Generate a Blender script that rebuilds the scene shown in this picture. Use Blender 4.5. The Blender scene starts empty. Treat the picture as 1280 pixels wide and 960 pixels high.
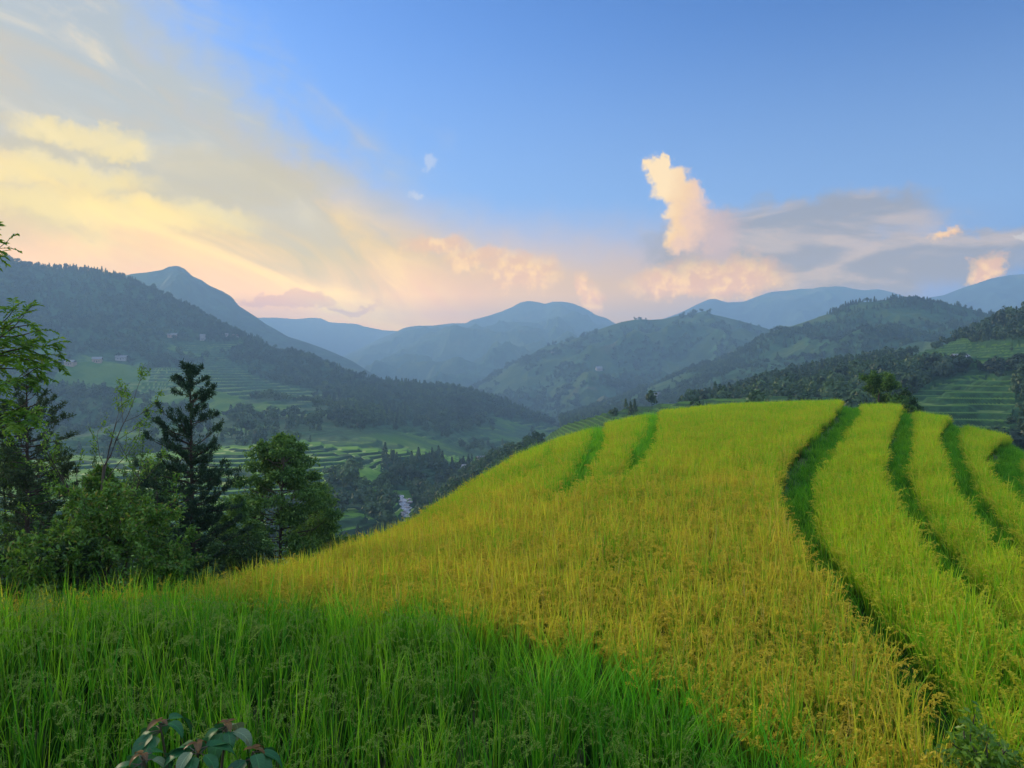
import bpy, math, random
import numpy as np

rng = np.random.default_rng(7)
random.seed(7)
PI = math.pi
scene = bpy.context.scene
ROOT = scene.collection
HZ = 470.0          # row of the horizon, picture of 1280 x 960
F = 960.0           # focal length in those pixels


# ------------------------------------------------------------------ basics
def tag(o, label=None, cat=None, group=None, kind=None):
    if label: o['label'] = label
    if cat: o['category'] = cat
    if group: o['group'] = group
    if kind: o['kind'] = kind
    return o


def mesh_data(name, V, Fq, mat=None, attrs=None, smooth=False):
    """V (n,3), Fq = (m,4) or (m,3) array, or list of such arrays"""
    me = bpy.data.meshes.new(name)
    V = np.asarray(V, np.float32).reshape(-1, 3)
    me.vertices.add(len(V))
    me.vertices.foreach_set('co', V.ravel())
    blocks = Fq if isinstance(Fq, list) else [Fq]
    blocks = [np.asarray(b, np.int32) for b in blocks if len(b)]
    if blocks:
        loops = np.concatenate([b.ravel() for b in blocks])
        tot = np.concatenate([np.full(len(b), b.shape[1], np.int32) for b in blocks])
        start = np.concatenate([[0], np.cumsum(tot)[:-1]]).astype(np.int32)
        me.loops.add(len(loops))
        me.loops.foreach_set('vertex_index', loops)
        me.polygons.add(len(tot))
        me.polygons.foreach_set('loop_start', start)
        me.polygons.foreach_set('loop_total', tot)
        me.polygons.foreach_set('use_smooth', np.full(len(tot), smooth, bool))
    for k, a in (attrs or {}).items():
        a = np.asarray(a)
        if a.dtype.kind in 'iu':
            at = me.attributes.new(k, 'INT', 'POINT'); at.data.foreach_set('value', a.astype(np.int32).ravel())
        elif a.ndim == 2:
            at = me.attributes.new(k, 'FLOAT_VECTOR', 'POINT'); at.data.foreach_set('vector', a.astype(np.float32).ravel())
        else:
            at = me.attributes.new(k, 'FLOAT', 'POINT'); at.data.foreach_set('value', a.astype(np.float32).ravel())
    me.update(calc_edges=True)
    me.validate()
    if mat: me.materials.append(mat)
    return me


def obj(name, me, parent=None, loc=None):
    o = bpy.data.objects.new(name, me)
    ROOT.objects.link(o)
    if loc is not None: o.location = loc
    if parent is not None: o.parent = parent
    return o


def empty(name, loc, label, cat, group=None):
    o = bpy.data.objects.new(name, None)
    ROOT.objects.link(o)
    o.location = loc
    o.empty_display_size = .2
    return tag(o, label, cat, group)


class MB:
    """gathers pieces into one mesh"""
    def __init__(s): s.V = []; s.Q = []; s.T = []; s.n = 0; s.A = {}
    def add(s, V, Q=None, T=None, **at):
        V = np.asarray(V, float).reshape(-1, 3)
        if Q is not None and len(Q): s.Q.append(np.asarray(Q, int) + s.n)
        if T is not None and len(T): s.T.append(np.asarray(T, int) + s.n)
        s.V.append(V)
        for k, a in at.items():
            s.A.setdefault(k, []).append(np.broadcast_to(np.asarray(a, float), (len(V),)))
        s.n += len(V)
    def data(s, name, mat=None, smooth=False):
        V = np.concatenate(s.V)
        bl = []
        if s.Q: bl.append(np.concatenate(s.Q))
        if s.T: bl.append(np.concatenate(s.T))
        return mesh_data(name, V, bl, mat, {k: np.concatenate(a) for k, a in s.A.items()}, smooth)


def unit(v):
    v = np.asarray(v, float)
    return v / (np.linalg.norm(v, axis=-1, keepdims=True) + 1e-9)


# ------------------------------------------------------------------ noise
def _hash(ix, iy, seed):
    h = (ix.astype(np.int64) * 374761393 + iy.astype(np.int64) * 668265263 + seed * 144665) & 0x7fffffff
    h = ((h ^ (h >> 13)) * 1274126177) & 0x7fffffff
    h = h ^ (h >> 16)
    return (h & 0xffff) / 65535.0


def vnoise(x, y, seed=0):
    ix = np.floor(x); iy = np.floor(y)
    fx = x - ix; fy = y - iy
    ux = fx * fx * fx * (fx * (fx * 6 - 15) + 10); uy = fy * fy * fy * (fy * (fy * 6 - 15) + 10)
    a = _hash(ix, iy, seed); b = _hash(ix + 1, iy, seed)
    c = _hash(ix, iy + 1, seed); d = _hash(ix + 1, iy + 1, seed)
    return (a + (b - a) * ux) * (1 - uy) + (c + (d - c) * ux) * uy


def fbm(x, y, o=4, seed=0, gain=.5):
    s = 0; a = 1; t = 0
    for i in range(o):
        s = s + a * (vnoise(x + 17.3 * i, y - 9.1 * i, seed + i) - .5) * 2
        t += a; a *= gain; x = x * 2.03; y = y * 2.03
    return s / t


def ridged(x, y, o=4, seed=0):
    s = 0; a = 1; t = 0
    for i in range(o):
        s = s + a * (1 - np.abs(vnoise(x + 7.7 * i, y + 3.3 * i, seed + i) - .5) * 2 * 1.6)
        t += a; a *= .5; x = x * 2.1; y = y * 2.1
    return s / t


def sstep(a, b, x):
    t = np.clip((x - a) / (b - a), 0, 1)
    return t * t * (3 - 2 * t)


# ------------------------------------------------------------------ materials
class NT:
    def __init__(s, tree): s.t = tree; s.n = tree.nodes; s.l = tree.links
    def node(s, typ, **kw):
        n = s.n.new(typ)
        for k, v in kw.items(): setattr(n, k, v)
        return n
    def put(s, sock, v):
        if isinstance(v, bpy.types.NodeSocket): s.l.new(v, sock)
        elif v is not None: sock.default_value = v
    def m(s, op, a, b=None, c=None, clamp=False):
        n = s.node('ShaderNodeMath', operation=op, use_clamp=clamp)
        s.put(n.inputs[0], a)
        if b is not None: s.put(n.inputs[1], b)
        if c is not None: s.put(n.inputs[2], c)
        return n.outputs[0]
    def vm(s, op, a, b=None):
        n = s.node('ShaderNodeVectorMath', operation=op)
        s.put(n.inputs[0], a)
        if b is not None: s.put(n.inputs[1], b)
        return n.outputs[0]
    def ss(s, a, b, x):
        n = s.node('ShaderNodeMapRange', interpolation_type='SMOOTHSTEP')
        if isinstance(a, (int, float)) and isinstance(b, (int, float)) and a > b:
            s.put(n.inputs['From Min'], b); s.put(n.inputs['From Max'], a)
            n.inputs['To Min'].default_value = 1; n.inputs['To Max'].default_value = 0
        else:
            s.put(n.inputs['From Min'], a); s.put(n.inputs['From Max'], b)
        s.put(n.inputs['Value'], x)
        return n.outputs[0]
    def mix(s, f, a, b, blend='MIX'):
        n = s.node('ShaderNodeMix', data_type='RGBA', blend_type=blend)
        s.put(n.inputs[0], f)
        for sock, v in ((n.inputs[6], a), (n.inputs[7], b)):
            s.put(sock, v if isinstance(v, bpy.types.NodeSocket) else (*v, 1) if len(v) == 3 else v)
        return n.outputs[2]
    def noise(s, vec, scale, detail=3, rough=.5, dist=0., col=False):
        n = s.node('ShaderNodeTexNoise')
        if vec is not None: s.put(n.inputs['Vector'], vec)
        n.inputs['Scale'].default_value = scale; n.inputs['Detail'].default_value = detail
        n.inputs['Roughness'].default_value = rough; n.inputs['Distortion'].default_value = dist
        return n.outputs['Color' if col else 'Fac']
    def ramp(s, f, stops, interp='LINEAR'):
        n = s.node('ShaderNodeValToRGB'); e = n.color_ramp.elements; n.color_ramp.interpolation = interp
        while len(e) < len(stops): e.new(.5)
        for el, (p, c) in zip(e, stops):
            el.position = p; el.color = (*c, 1)
        s.put(n.inputs[0], f)
        return n.outputs[0]
    def attr(s, name, typ='GEOMETRY', out='Fac'):
        return s.node('ShaderNodeAttribute', attribute_name=name, attribute_type=typ).outputs[out]


def new_mat(name):
    m = bpy.data.materials.new(name); m.use_nodes = True
    m.node_tree.nodes.clear()
    t = NT(m.node_tree)
    t.out = t.node('ShaderNodeOutputMaterial')
    return m, t


def finish_leaf(t, col, trans=.35, gloss=.06, rough=.5, tcol=None):
    d = t.node('ShaderNodeBsdfDiffuse'); t.put(d.inputs[0], col)
    tr = t.node('ShaderNodeBsdfTranslucent'); t.put(tr.inputs[0], tcol if tcol is not None else col)
    mx = t.node('ShaderNodeMixShader'); mx.inputs[0].default_value = trans
    t.l.new(d.outputs[0], mx.inputs[1]); t.l.new(tr.outputs[0], mx.inputs[2])
    g = t.node('ShaderNodeBsdfGlossy'); g.inputs[0].default_value = (1, 1, 1, 1); g.inputs['Roughness'].default_value = rough
    m2 = t.node('ShaderNodeMixShader'); m2.inputs[0].default_value = gloss
    t.l.new(mx.outputs[0], m2.inputs[1]); t.l.new(g.outputs[0], m2.inputs[2])
    t.l.new(m2.outputs[0], t.out.inputs[0])


def finish_solid(t, col, rough=.85, bump=None, bstr=.3, bdist=.05, spec=.2):
    b = t.node('ShaderNodeBsdfPrincipled')
    t.put(b.inputs['Base Color'], col if isinstance(col, bpy.types.NodeSocket) else (*col, 1))
    b.inputs['Roughness'].default_value = rough
    b.inputs['Specular IOR Level'].default_value = spec
    if bump is not None:
        bp = t.node('ShaderNodeBump'); bp.inputs['Strength'].default_value = bstr; bp.inputs['Distance'].default_value = bdist
        t.put(bp.inputs['Height'], bump); t.l.new(bp.outputs[0], b.inputs['Normal'])
    t.l.new(b.outputs[0], t.out.inputs[0])


def pos(t): return t.node('ShaderNodeNewGeometry').outputs['Position']


def mat_rice(name, green, gold, ripe, head, low, dryness=.75):
    """leaf blades run from `low` at the foot to a mix of green and gold; the ears are `head`"""
    m, t = new_mat(name)
    p = pos(t)
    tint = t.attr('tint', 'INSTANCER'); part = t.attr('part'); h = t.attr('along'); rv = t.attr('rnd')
    big = t.noise(p, .22, 3, .6)
    f = t.m('ADD', t.m('MULTIPLY', t.m('SUBTRACT', big, .5), 2.2), t.m('MULTIPLY', t.m('SUBTRACT', tint, .5), .75))
    f = t.m('ADD', t.m('ADD', f, t.m('MULTIPLY', t.m('SUBTRACT', rv, .5), 1.25)), ripe, clamp=True)
    leaf = t.mix(f, green, gold)
    leaf = t.mix(t.ss(.62, .15, h), leaf, low)  # foot colour darkened to paint in the shade of gaps between plants
    dry = t.ss(.9, .97, rv)
    leaf = t.mix(t.m('MULTIPLY', dry, dryness), leaf, (.42, .30, .09))
    hd = t.mix(t.m('MULTIPLY', rv, .6), head, tuple(c * .6 for c in head))
    col = t.mix(part, leaf, hd)
    finish_leaf(t, col, .42, .006, .45)
    return m


def mat_leaf(name, c1, c2, scale=1.5, trans=.3, gloss=.05, rough=.45, tip=None):
    m, t = new_mat(name)
    p = pos(t); rv = t.attr('rnd')
    f = t.m('ADD', t.m('MULTIPLY', t.noise(p, scale, 2), .7), t.m('MULTIPLY', rv, .6))
    col = t.mix(t.ss(.3, 1.0, f), c1, c2)
    if tip: col = t.mix(t.ss(.85, 1.0, rv), col, tip)
    finish_leaf(t, col, trans, gloss, rough)
    return m


def mat_bark(name, c1, c2, scale=9):
    m, t = new_mat(name)
    tc = t.node('ShaderNodeTexCoord').outputs['Object']
    mp = t.node('ShaderNodeMapping'); mp.inputs['Scale'].default_value = (1, 1, .25); t.l.new(tc, mp.inputs[0])
    n = t.noise(mp.outputs[0], scale, 5, .6)
    finish_solid(t, t.mix(t.ss(.35, .7, n), c1, c2), .9, n, .6, .03)
    return m


def mat_forest(name, c1, c2, c3):
    m, t = new_mat(name)
    tint = t.attr('tint', 'INSTANCER'); rv = t.attr('rnd')
    big = t.noise(pos(t), .012, 3)
    f = t.m('ADD', t.m('MULTIPLY', tint, .6), t.m('ADD', t.m('MULTIPLY', rv, .25), t.m('MULTIPLY', t.m('SUBTRACT', big, .5), 1.2)), clamp=True)
    col = t.ramp(f, [(.0, c1), (.5, c2), (1, c3)])
    finish_leaf(t, col, .25, .02, .5)
    return m


def mat_hill(name, forest, field, field2, earth, scale=1 / 60., bund=(.10, .12, .035), bumpd=4., fsc=1.0):
    """hill cover: woods where attribute 'wood' is high, field colours elsewhere, bunds along the terrace rims"""
    m, t = new_mat(name)
    p = pos(t)
    w = t.attr('wood'); bd = t.attr('bund')
    n1 = t.noise(p, scale, 5, .6, .6); n2 = t.noise(p, scale * 6 * fsc, 4, .6); n3 = t.noise(p, scale * 2.2, 3, .5)
    fld = t.mix(t.ss(.4, .62, n3), field, field2)
    fld = t.mix(t.m('MULTIPLY', t.ss(.6, .72, n1), .6), fld, earth)
    fld = t.mix(bd, fld, bund)
    wd = t.mix(t.ss(.35, .7, n2), forest, tuple(c * 2.0 for c in forest))
    f = t.m('ADD', w, t.m('MULTIPLY', t.m('SUBTRACT', n2, .5), .7))
    col = t.mix(t.ss(.42, .58, f), fld, wd)
    finish_solid(t, col, .95, n2, .5, bumpd, .05)
    return m


# ------------------------------------------------------------------ camera
cam = bpy.data.cameras.new('camera')
cam.sensor_width = 36; cam.lens = 36 * F / 1280
cam.shift_y = -(480 - HZ) / 1280
cam.clip_start = .05; cam.clip_end = 30000
co = bpy.data.objects.new('camera', cam); ROOT.objects.link(co)
co.location = (0, 0, 0); co.rotation_euler = (PI / 2, 0, 0)
scene.camera = co


def polar(px, r):
    """pixel column -> azimuth; returns x, y on the circle of radius r"""
    az = np.arctan((np.asarray(px, float) - 640) / F)
    return r * np.sin(az), r * np.cos(az)


def zat(px, py, r):
    az = np.arctan((np.asarray(px, float) - 640) / F)
    return r * (HZ - np.asarray(py, float)) / F * np.cos(az)


def at(px, py, r):
    x, y = polar(px, r)
    return np.array([x, y, zat(px, py, r)])


# ------------------------------------------------------------------ light and sky
SUN_AZ, SUN_EL = -52., 17.      # degrees; azimuth from +Y, minus = towards -X
SUN_STRENGTH = 2.6
SKY_STRENGTH = .13
EXPOSURE = 1.25
HAZE_DENSITY = 3.2e-4
SKY_FILL = 1.7           # brightness of the unseen fill cloud added overhead and behind
VEIL = (.17, .27, .46)     # brightness of the hazy air itself, as seen in the picture
view = scene.view_settings
scene.display_settings.display_device = 'sRGB'
view.view_transform = 'Standard'; view.look = 'None'; view.gamma = 1; view.use_curve_mapping = False
view.exposure = EXPOSURE

sun = bpy.data.lights.new('sun', 'SUN'); sun.energy = SUN_STRENGTH; sun.angle = math.radians(12)
sun.color = (1, .80, .56)
so = bpy.data.objects.new('sun', sun); ROOT.objects.link(so)
_a, _e = math.radians(SUN_AZ), math.radians(SUN_EL)
sd = np.array([math.sin(_a) * math.cos(_e), math.cos(_a) * math.cos(_e), math.sin(_e)])
import mathutils
so.rotation_euler = mathutils.Vector(sd).to_track_quat('Z', 'Y').to_euler()
so.location = (0, 0, 60)


def lin(r, g, b):
    return tuple(((c / 255) / 12.92 if c <= 10 else (((c / 255) + .055) / 1.055) ** 2.4) for c in (r, g, b))


def build_world():
    w = bpy.data.worlds.new('World'); scene.world = w; w.use_nodes = True
    t = NT(w.node_tree); t.n.clear()
    out = t.node('ShaderNodeOutputWorld'); bg = t.node('ShaderNodeBackground')
    t.l.new(bg.outputs[0], out.inputs[0])
    sky = t.node('ShaderNodeTexSky', sky_type='NISHITA')
    sky.sun_disc = False; sky.sun_elevation = math.radians(SUN_EL); sky.sun_rotation = math.radians(SUN_AZ)
    sky.altitude = 900; sky.air_density = 1.0; sky.dust_density = 1.0; sky.ozone_density = 2.0
    d = t.node('ShaderNodeTexCoord').outputs['Generated']
    sep = t.node('ShaderNodeSeparateXYZ'); t.l.new(d, sep.inputs[0])
    X, Y, Z = sep.outputs
    A = t.m('MULTIPLY', t.m('ARCTAN2', X, Y), 180 / PI)            # azimuth, degrees
    E = t.m('MULTIPLY', t.m('ARCSINE', Z), 180 / PI)               # elevation, degrees

    # slow and fine cloud noise, wrapped round the sky
    cv = t.node('ShaderNodeCombineXYZ')
    t.put(cv.inputs[0], A); t.put(cv.inputs[1], t.m('MULTIPLY', E, 1.0)); P = cv.outputs[0]
    cs = t.node('ShaderNodeCombineXYZ')                            # stretched sideways and tilted like the bank
    t.put(cs.inputs[0], t.m('MULTIPLY', t.m('ADD', A, t.m('MULTIPLY', E, -.3)), .35))
    t.put(cs.inputs[1], t.m('ADD', E, t.m('MULTIPLY', A, .42)))
    S = cs.outputs[0]
    n_st = t.noise(S, .20, 8, .60, .9)
    n_st2 = t.noise(S, .075, 4, .5, .4)
    n_f = t.noise(P, .55, 6, .6, .3)
    n_p = t.noise(P, .28, 7, .62, .0, True)
    n_q = t.noise(P, 1.0, 9, .66, .0, True)
    sp = t.node('ShaderNodeSeparateColor'); t.l.new(n_p, sp.inputs[0])
    sq = t.node('ShaderNodeSeparateColor'); t.l.new(n_q, sq.inputs[0])

    def warp(c, i, k1, k2):
        return t.m('ADD', c, t.m('ADD', t.m('MULTIPLY', t.m('SUBTRACT', sp.outputs[i], .5), k1), t.m('MULTIPLY', t.m('SUBTRACT', sq.outputs[i], .5), k2)))
    Aw = warp(A, 0, 2.7, 1.9); Ew = warp(E, 1, 2.7, 1.9)
    As = warp(A, 0, 9., 2.); Es = warp(E, 1, 4., 1.2)

    def deg(px, py):
        a = math.atan((px - 640) / F)
        return math.degrees(a), math.degrees(math.atan((HZ - py) / F * math.cos(a)))

    def blob(px, py, rx, ry, soft=False, a=1.25, b=.45):
        ca, ce = deg(px, py)
        k = 180 / PI / F
        qa = t.m('MULTIPLY', t.m('SUBTRACT', As if soft else Aw, ca), 1 / (rx * k))
        qe = t.m('MULTIPLY', t.m('SUBTRACT', Es if soft else Ew, ce), 1 / (ry * k))
        return t.ss(a, b, t.m('ADD', t.m('MULTIPLY', qa, qa), t.m('MULTIPLY', qe, qe)))

    def union(ms):
        r = ms[0]
        for q in ms[1:]: r = t.m('MAXIMUM', r, q)
        return r

    A01 = t.m('MULTIPLY', t.m('ADD', A, 50), .01, clamp=True)      # azimuth -50..50 -> 0..1
    def a01(px): return (deg(px, 470)[0] + 50) / 100

    # clear sky: the Nishita sky
    base = t.mix(1, sky.outputs[0], SKYTINT, 'MULTIPLY')
    base = t.mix(1, base, (SKY_STRENGTH,) * 3, 'MULTIPLY')

    base = t.mix(t.m('MULTIPLY', t.ss(27., 10., E), .62), base, K(138, 166, 202))

    # evening colour low in the sky, from gold by the sun to lilac and blue away from it
    low = t.ramp(A01, [(0, K(252, 206, 70)), (a01(60), K(252, 206, 70)), (a01(300), K(248, 196, 74)), (a01(480), K(236, 182, 95)),
                       (a01(640), K(218, 182, 150)), (a01(820), K(198, 172, 160)), (a01(1000), K(168, 164, 182)), (a01(1280), K(118, 150, 196)), (1, K(110, 146, 196))])
    top = t.ramp(A01, [(0, (14.5,) * 3), (a01(500), (14.5,) * 3), (a01(640), (13.5,) * 3), (a01(1000), (12.5,) * 3), (1, (12.,) * 3)])
    lm = t.node('ShaderNodeMapRange', interpolation_type='SMOOTHSTEP')
    t.put(lm.inputs['Value'], t.m('ADD', E, t.m('MULTIPLY', t.m('SUBTRACT', n_f, .5), 2.)))
    t.put(lm.inputs['From Min'], 6.5); t.put(lm.inputs['From Max'], t.m('MULTIPLY', top, 1.0))
    lm.inputs['To Min'].default_value = .95; lm.inputs['To Max'].default_value = 0
    c = t.mix(lm.outputs[0], base, low)

    # the big bank of cloud over the sunset: an edge falling to the right
    edge = t.m('ADD', t.m('MULTIPLY', t.m('SUBTRACT', -5.0, A), .47), 13.4)
    edge = t.m('ADD', edge, t.m('MULTIPLY', t.m('SUBTRACT', n_st, .5), 15.))
    edge = t.m('ADD', t.m('ADD', edge, t.m('MULTIPLY', t.ss(-14., -32., A), 5.)), t.m('MULTIPLY', t.m('SUBTRACT', n_f, .5), 7.))
    bank = t.ss(-3.2, 6.5, t.m('SUBTRACT', edge, E))
    bank = t.m('MULTIPLY', bank, t.ss(0., -14., t.m('ADD', A, t.m('MULTIPLY', t.m('SUBTRACT', n_f, .5), 8.))))
    hue = t.m('ADD', E, t.m('ADD', t.m('MULTIPLY', t.m('SUBTRACT', n_st, .5), 26.), t.m('MULTIPLY', t.m('SUBTRACT', n_st2, .5), 16.)))
    hue = t.m('ADD', hue, t.m('MULTIPLY', t.m('ADD', A, 20.), .22))
    bcol = t.ramp(t.m('MULTIPLY', hue, 1 / 30., clamp=True),
                  [(0.0, K(246, 194, 92)), (.16, K(252, 204, 94)), (.28, K(255, 218, 112)), (.37, K(228, 196, 142)), (.46, K(198, 184, 160)), (.64, K(182, 183, 178)), (1., K(164, 178, 194))])
    bcol = t.mix(t.m('MULTIPLY', t.m('MULTIPLY', t.ss(.52, .74, n_st), .55), t.ss(8., 13., E)), bcol, K(250, 222, 165))
    grey = t.m('MULTIPLY', t.ss(.50, .34, n_st2), t.ss(3., 8., E))
    bcol = t.mix(t.m('MULTIPLY', grey, .6), bcol, K(186, 172, 148))
    c = t.mix(t.m('MULTIPLY', bank, .93), c, bcol)
    gb = union([blob(10, 262, 70, 34, True, 2., .0), blob(185, 232, 130, 13, True, 2., .0), blob(60, 186, 90, 9, True, 2., .0), blob(300, 215, 120, 20, True, 2., .0)])
    c = t.mix(t.m('MULTIPLY', gb, .55), c, K(196, 182, 152))
    gl = union([blob(95, 168, 60, 14, False, 1.9, .0), blob(150, 185, 30, 12, False, 1.9, .0), blob(60, 215, 90, 16, True, 2., .0), blob(150, 262, 130, 18, True, 2., .0)])
    c = t.mix(t.m('MULTIPLY', gl, .6), c, K(255, 226, 142))
    # thin grey bars low over the far valley
    bars = union([blob(350, 375, 60, 9, True), blob(440, 384, 45, 5, True)])
    c = t.mix(t.m('MULTIPLY', bars, .45), c, K(190, 150, 125))

    # lilac layer right of the tower and its base
    lil = union([blob(930, 296, 110, 30, True, 1.8, .2), blob(1040, 272, 115, 24, True, 1.8, .2), blob(1190, 305, 170, 17, True, 1.8, .2), blob(900, 325, 80, 34, True, 1.8, .2), blob(1000, 300, 120, 28, True, 1.8, .2), blob(1080, 335, 190, 26, True, 1.9, .1)])
    ch = t.node('ShaderNodeCombineXYZ'); t.put(ch.inputs[0], t.m('MULTIPLY', A, .28)); t.put(ch.inputs[1], t.m('ADD', E, 40.))
    n_h = t.noise(ch.outputs[0], .42, 7, .58, .5)
    lcol = t.mix(t.ss(.46, .66, n_h), K(150, 150, 160), K(190, 174, 168))
    c = t.mix(t.m('MULTIPLY', lil, .85), c, lcol)
    # rosy puffs lit by the sunset
    puff = union([blob(908, 345, 70, 26, False, 1.7, .0), blob(850, 356, 60, 18, False, 1.8, .0), blob(650, 338, 52, 22, False, 1.8, .0), blob(545, 305, 44, 12, False, 1.8, .0), blob(600, 322, 40, 14, False, 1.8, .0), blob(726, 354, 13, 16, False, 1.5, .1), blob(742, 372, 16, 18, False, 1.8, .0),
                  blob(1234, 334, 17, 16, False, 1.7, .1), blob(1180, 290, 16, 6, False, 1.7, .1)])
    pcol = t.mix(t.ss(.42, .62, sq.outputs[1]), K(224, 180, 150), K(250, 206, 150))
    c = t.mix(t.m('MULTIPLY', puff, .85), c, pcol)
    # the tower of cumulus
    tow = union([blob(820, 210, 15, 15, a=1.5, b=.5), blob(835, 203, 10, 11, a=1.5, b=.5), blob(838, 228, 26, 20, a=1.5, b=.5), blob(853, 249, 24, 24, a=1.5, b=.5), blob(864, 272, 25, 25, a=1.6, b=.3), blob(852, 298, 21, 22, a=1.6, b=.3), blob(886, 292, 38, 26, a=1.9, b=.0)])
    ca, ce = deg(858, 258)
    lit = t.m('ADD', t.m('MULTIPLY', t.m('SUBTRACT', ca, Aw), .20), t.m('MULTIPLY', t.m('SUBTRACT', Ew, ce), .10))
    lit = t.m('ADD', lit, t.m('MULTIPLY', t.m('SUBTRACT', sq.outputs[0], .5), 1.1))
    tcol = t.ramp(t.m('ADD', lit, .55, clamp=True), [(0, K(196, 172, 172)), (.35, K(232, 192, 166)), (.6, K(244, 202, 150)), (1, K(255, 222, 168))])
    c = t.mix(t.m('MULTIPLY', tow, .92), c, tcol)
    # torn white scraps at the end of the bank
    wis = union([blob(537, 200, 8, 8, False, 1.7, .0), blob(522, 244, 12, 4, False, 1.7, .0), blob(1275, 291, 8, 3)])
    c = t.mix(t.m('MULTIPLY', wis, .3), c, K(228, 222, 215))
    # outside the picture: made-up bright cloud overhead and behind, added to light the ground
    aA = t.m('ABSOLUTE', A)
    hi = t.m('MAXIMUM', t.ss(34., 52., E), t.m('MULTIPLY', t.ss(62., 100., aA), t.ss(-2., 8., E)))
    c = t.mix(t.m('MULTIPLY', hi, t.m('ADD', .55, t.m('MULTIPLY', n_st2, .6))), c, tuple(v * SKY_FILL for v in K(190, 208, 242)))
    # the air between thins this sky; it is as much brighter beyond it
    path = t.m('DIVIDE', 495., t.m('MAXIMUM', t.m('SINE', t.m('MULTIPLY', E, PI / 180)), .085))
    T = t.m('EXPONENT', t.m('MULTIPLY', path, -HAZE_DENSITY))
    T = t.m('MAXIMUM', T, .22)
    cx = t.node('ShaderNodeCombineXYZ')
    for i in range(3): t.put(cx.inputs[i], t.m('SUBTRACT', 1., T))
    vv = t.vm('MULTIPLY', cx.outputs[0], tuple(v * KS for v in VEIL))
    c = t.vm('SUBTRACT', c, vv)
    ci = t.node('ShaderNodeCombineXYZ')
    for i in range(3): t.put(ci.inputs[i], T)
    c = t.vm('DIVIDE', c, ci.outputs[0])
    c = t.vm('MAXIMUM', c, (.01, .015, .02))
    bg.inputs[1].default_value = 1.0
    t.l.new(c, bg.inputs[0])


KS = 2 ** -EXPOSURE
def K(r, g, b): return tuple(KS * v for v in lin(r, g, b))
SKYTINT = (.235, .365, .565)
build_world()


# ------------------------------------------------------------------ the near hill: shape of the rice tops
SIL = np.array([(-420, 752, 9.3), (-200, 747, 9.5), (0, 744, 9.5), (150, 737, 10), (250, 727, 10.6), (300, 714, 11.5), (350, 702, 13.5), (420, 684, 16.2),
                (500, 656, 20.5), (560, 621, 25), (620, 583, 31), (660, 562, 36), (700, 546, 41), (760, 528, 47), (820, 514, 53), (900, 505, 58), (1000, 501, 61),
                (1100, 504, 61), (1140, 511, 60), (1180, 521, 59), (1255, 546, 57), (1330, 577, 54), (1450, 622, 48), (1700, 690, 40), (2200, 740, 30)], float)
R0, Z0, M0 = 4.0, -2.36, -.055
_pxs = np.arange(-420, 2201, 4.)
def _smooth(a, k=9):
    w = np.hanning(k + 2)[1:-1]; w /= w.sum()
    return np.convolve(np.pad(a, k // 2, 'edge'), w, 'valid')
_spy = _smooth(np.interp(_pxs, SIL[:, 0], SIL[:, 1]), 15)
_srr = _smooth(np.interp(_pxs, SIL[:, 0], SIL[:, 2]), 15)


def rice_top(x, y):
    x = np.asarray(x, float); y = np.asarray(y, float)
    r = np.hypot(x, y)
    az = np.clip(np.arctan2(x, np.maximum(y, 1e-3)), -.832, 1.02)
    px = 640 + F * np.tan(az)
    rs = np.interp(px, _pxs, _srr); te = (HZ - np.interp(px, _pxs, _spy)) / F * np.cos(az)
    zs = rs * te
    u = np.clip((r - R0) / (rs - R0), 0, 1); L = rs - R0
    h00 = 2 * u**3 - 3 * u**2 + 1; h10 = u**3 - 2 * u**2 + u; h01 = -2 * u**3 + 3 * u**2; h11 = u**3 - u**2
    z = h00 * Z0 + h10 * L * M0 + h01 * zs + h11 * L * te
    o = np.maximum(r - rs, 0)
    q = np.clip(.35 / rs, .006, .03)
    fall = np.where(o < 10, q * o * o, q * 100 + 20 * q * (o - 10))
    return np.where(r > rs, zs + te * o - np.minimum(fall, q * 100 + .55 * np.maximum(o - 10, 0) + 0 * o), z)


def on_top(px, py):
    """the point of the rice tops seen at a pixel (design aid for the field edges)"""
    az = math.atan((px - 640) / F); te = (HZ - py) / F * math.cos(az)
    rr = np.arange(3.0, float(np.interp(px, _pxs, _srr)) + .5, .05)
    x = rr * math.sin(az); y = rr * math.cos(az)
    d = rice_top(x, y) / rr - te
    i = np.where(d >= 0)[0]
    i = i[0] if len(i) else len(rr) - 1
    return x[i], y[i]


def path_xy(pts):
    out = []
    for p in pts:
        x, y = on_top(p[0], p[1]); out.append((x, y, p[2] if len(p) > 2 else .4))
    return np.array(out)


def dist_path(x, y, P):
    """distance to a polyline, its local half width, and side (+ = right of the line walking away)"""
    best = np.full(x.shape, 1e9); wid = np.zeros(x.shape); side = np.zeros(x.shape)
    for a, b in zip(P[:-1], P[1:]):
        dx, dy = b[0] - a[0], b[1] - a[1]; L2 = dx * dx + dy * dy + 1e-9
        u = np.clip(((x - a[0]) * dx + (y - a[1]) * dy) / L2, 0, 1)
        d = np.hypot(x - a[0] - u * dx, y - a[1] - u * dy)
        k = d < best
        best = np.where(k, d, best); wid = np.where(k, a[2] + u * (b[2] - a[2]), wid)
        side = np.where(k, np.sign((x - a[0]) * -dy + (y - a[1]) * dx) * -1, side)
    return best, wid, side


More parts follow.
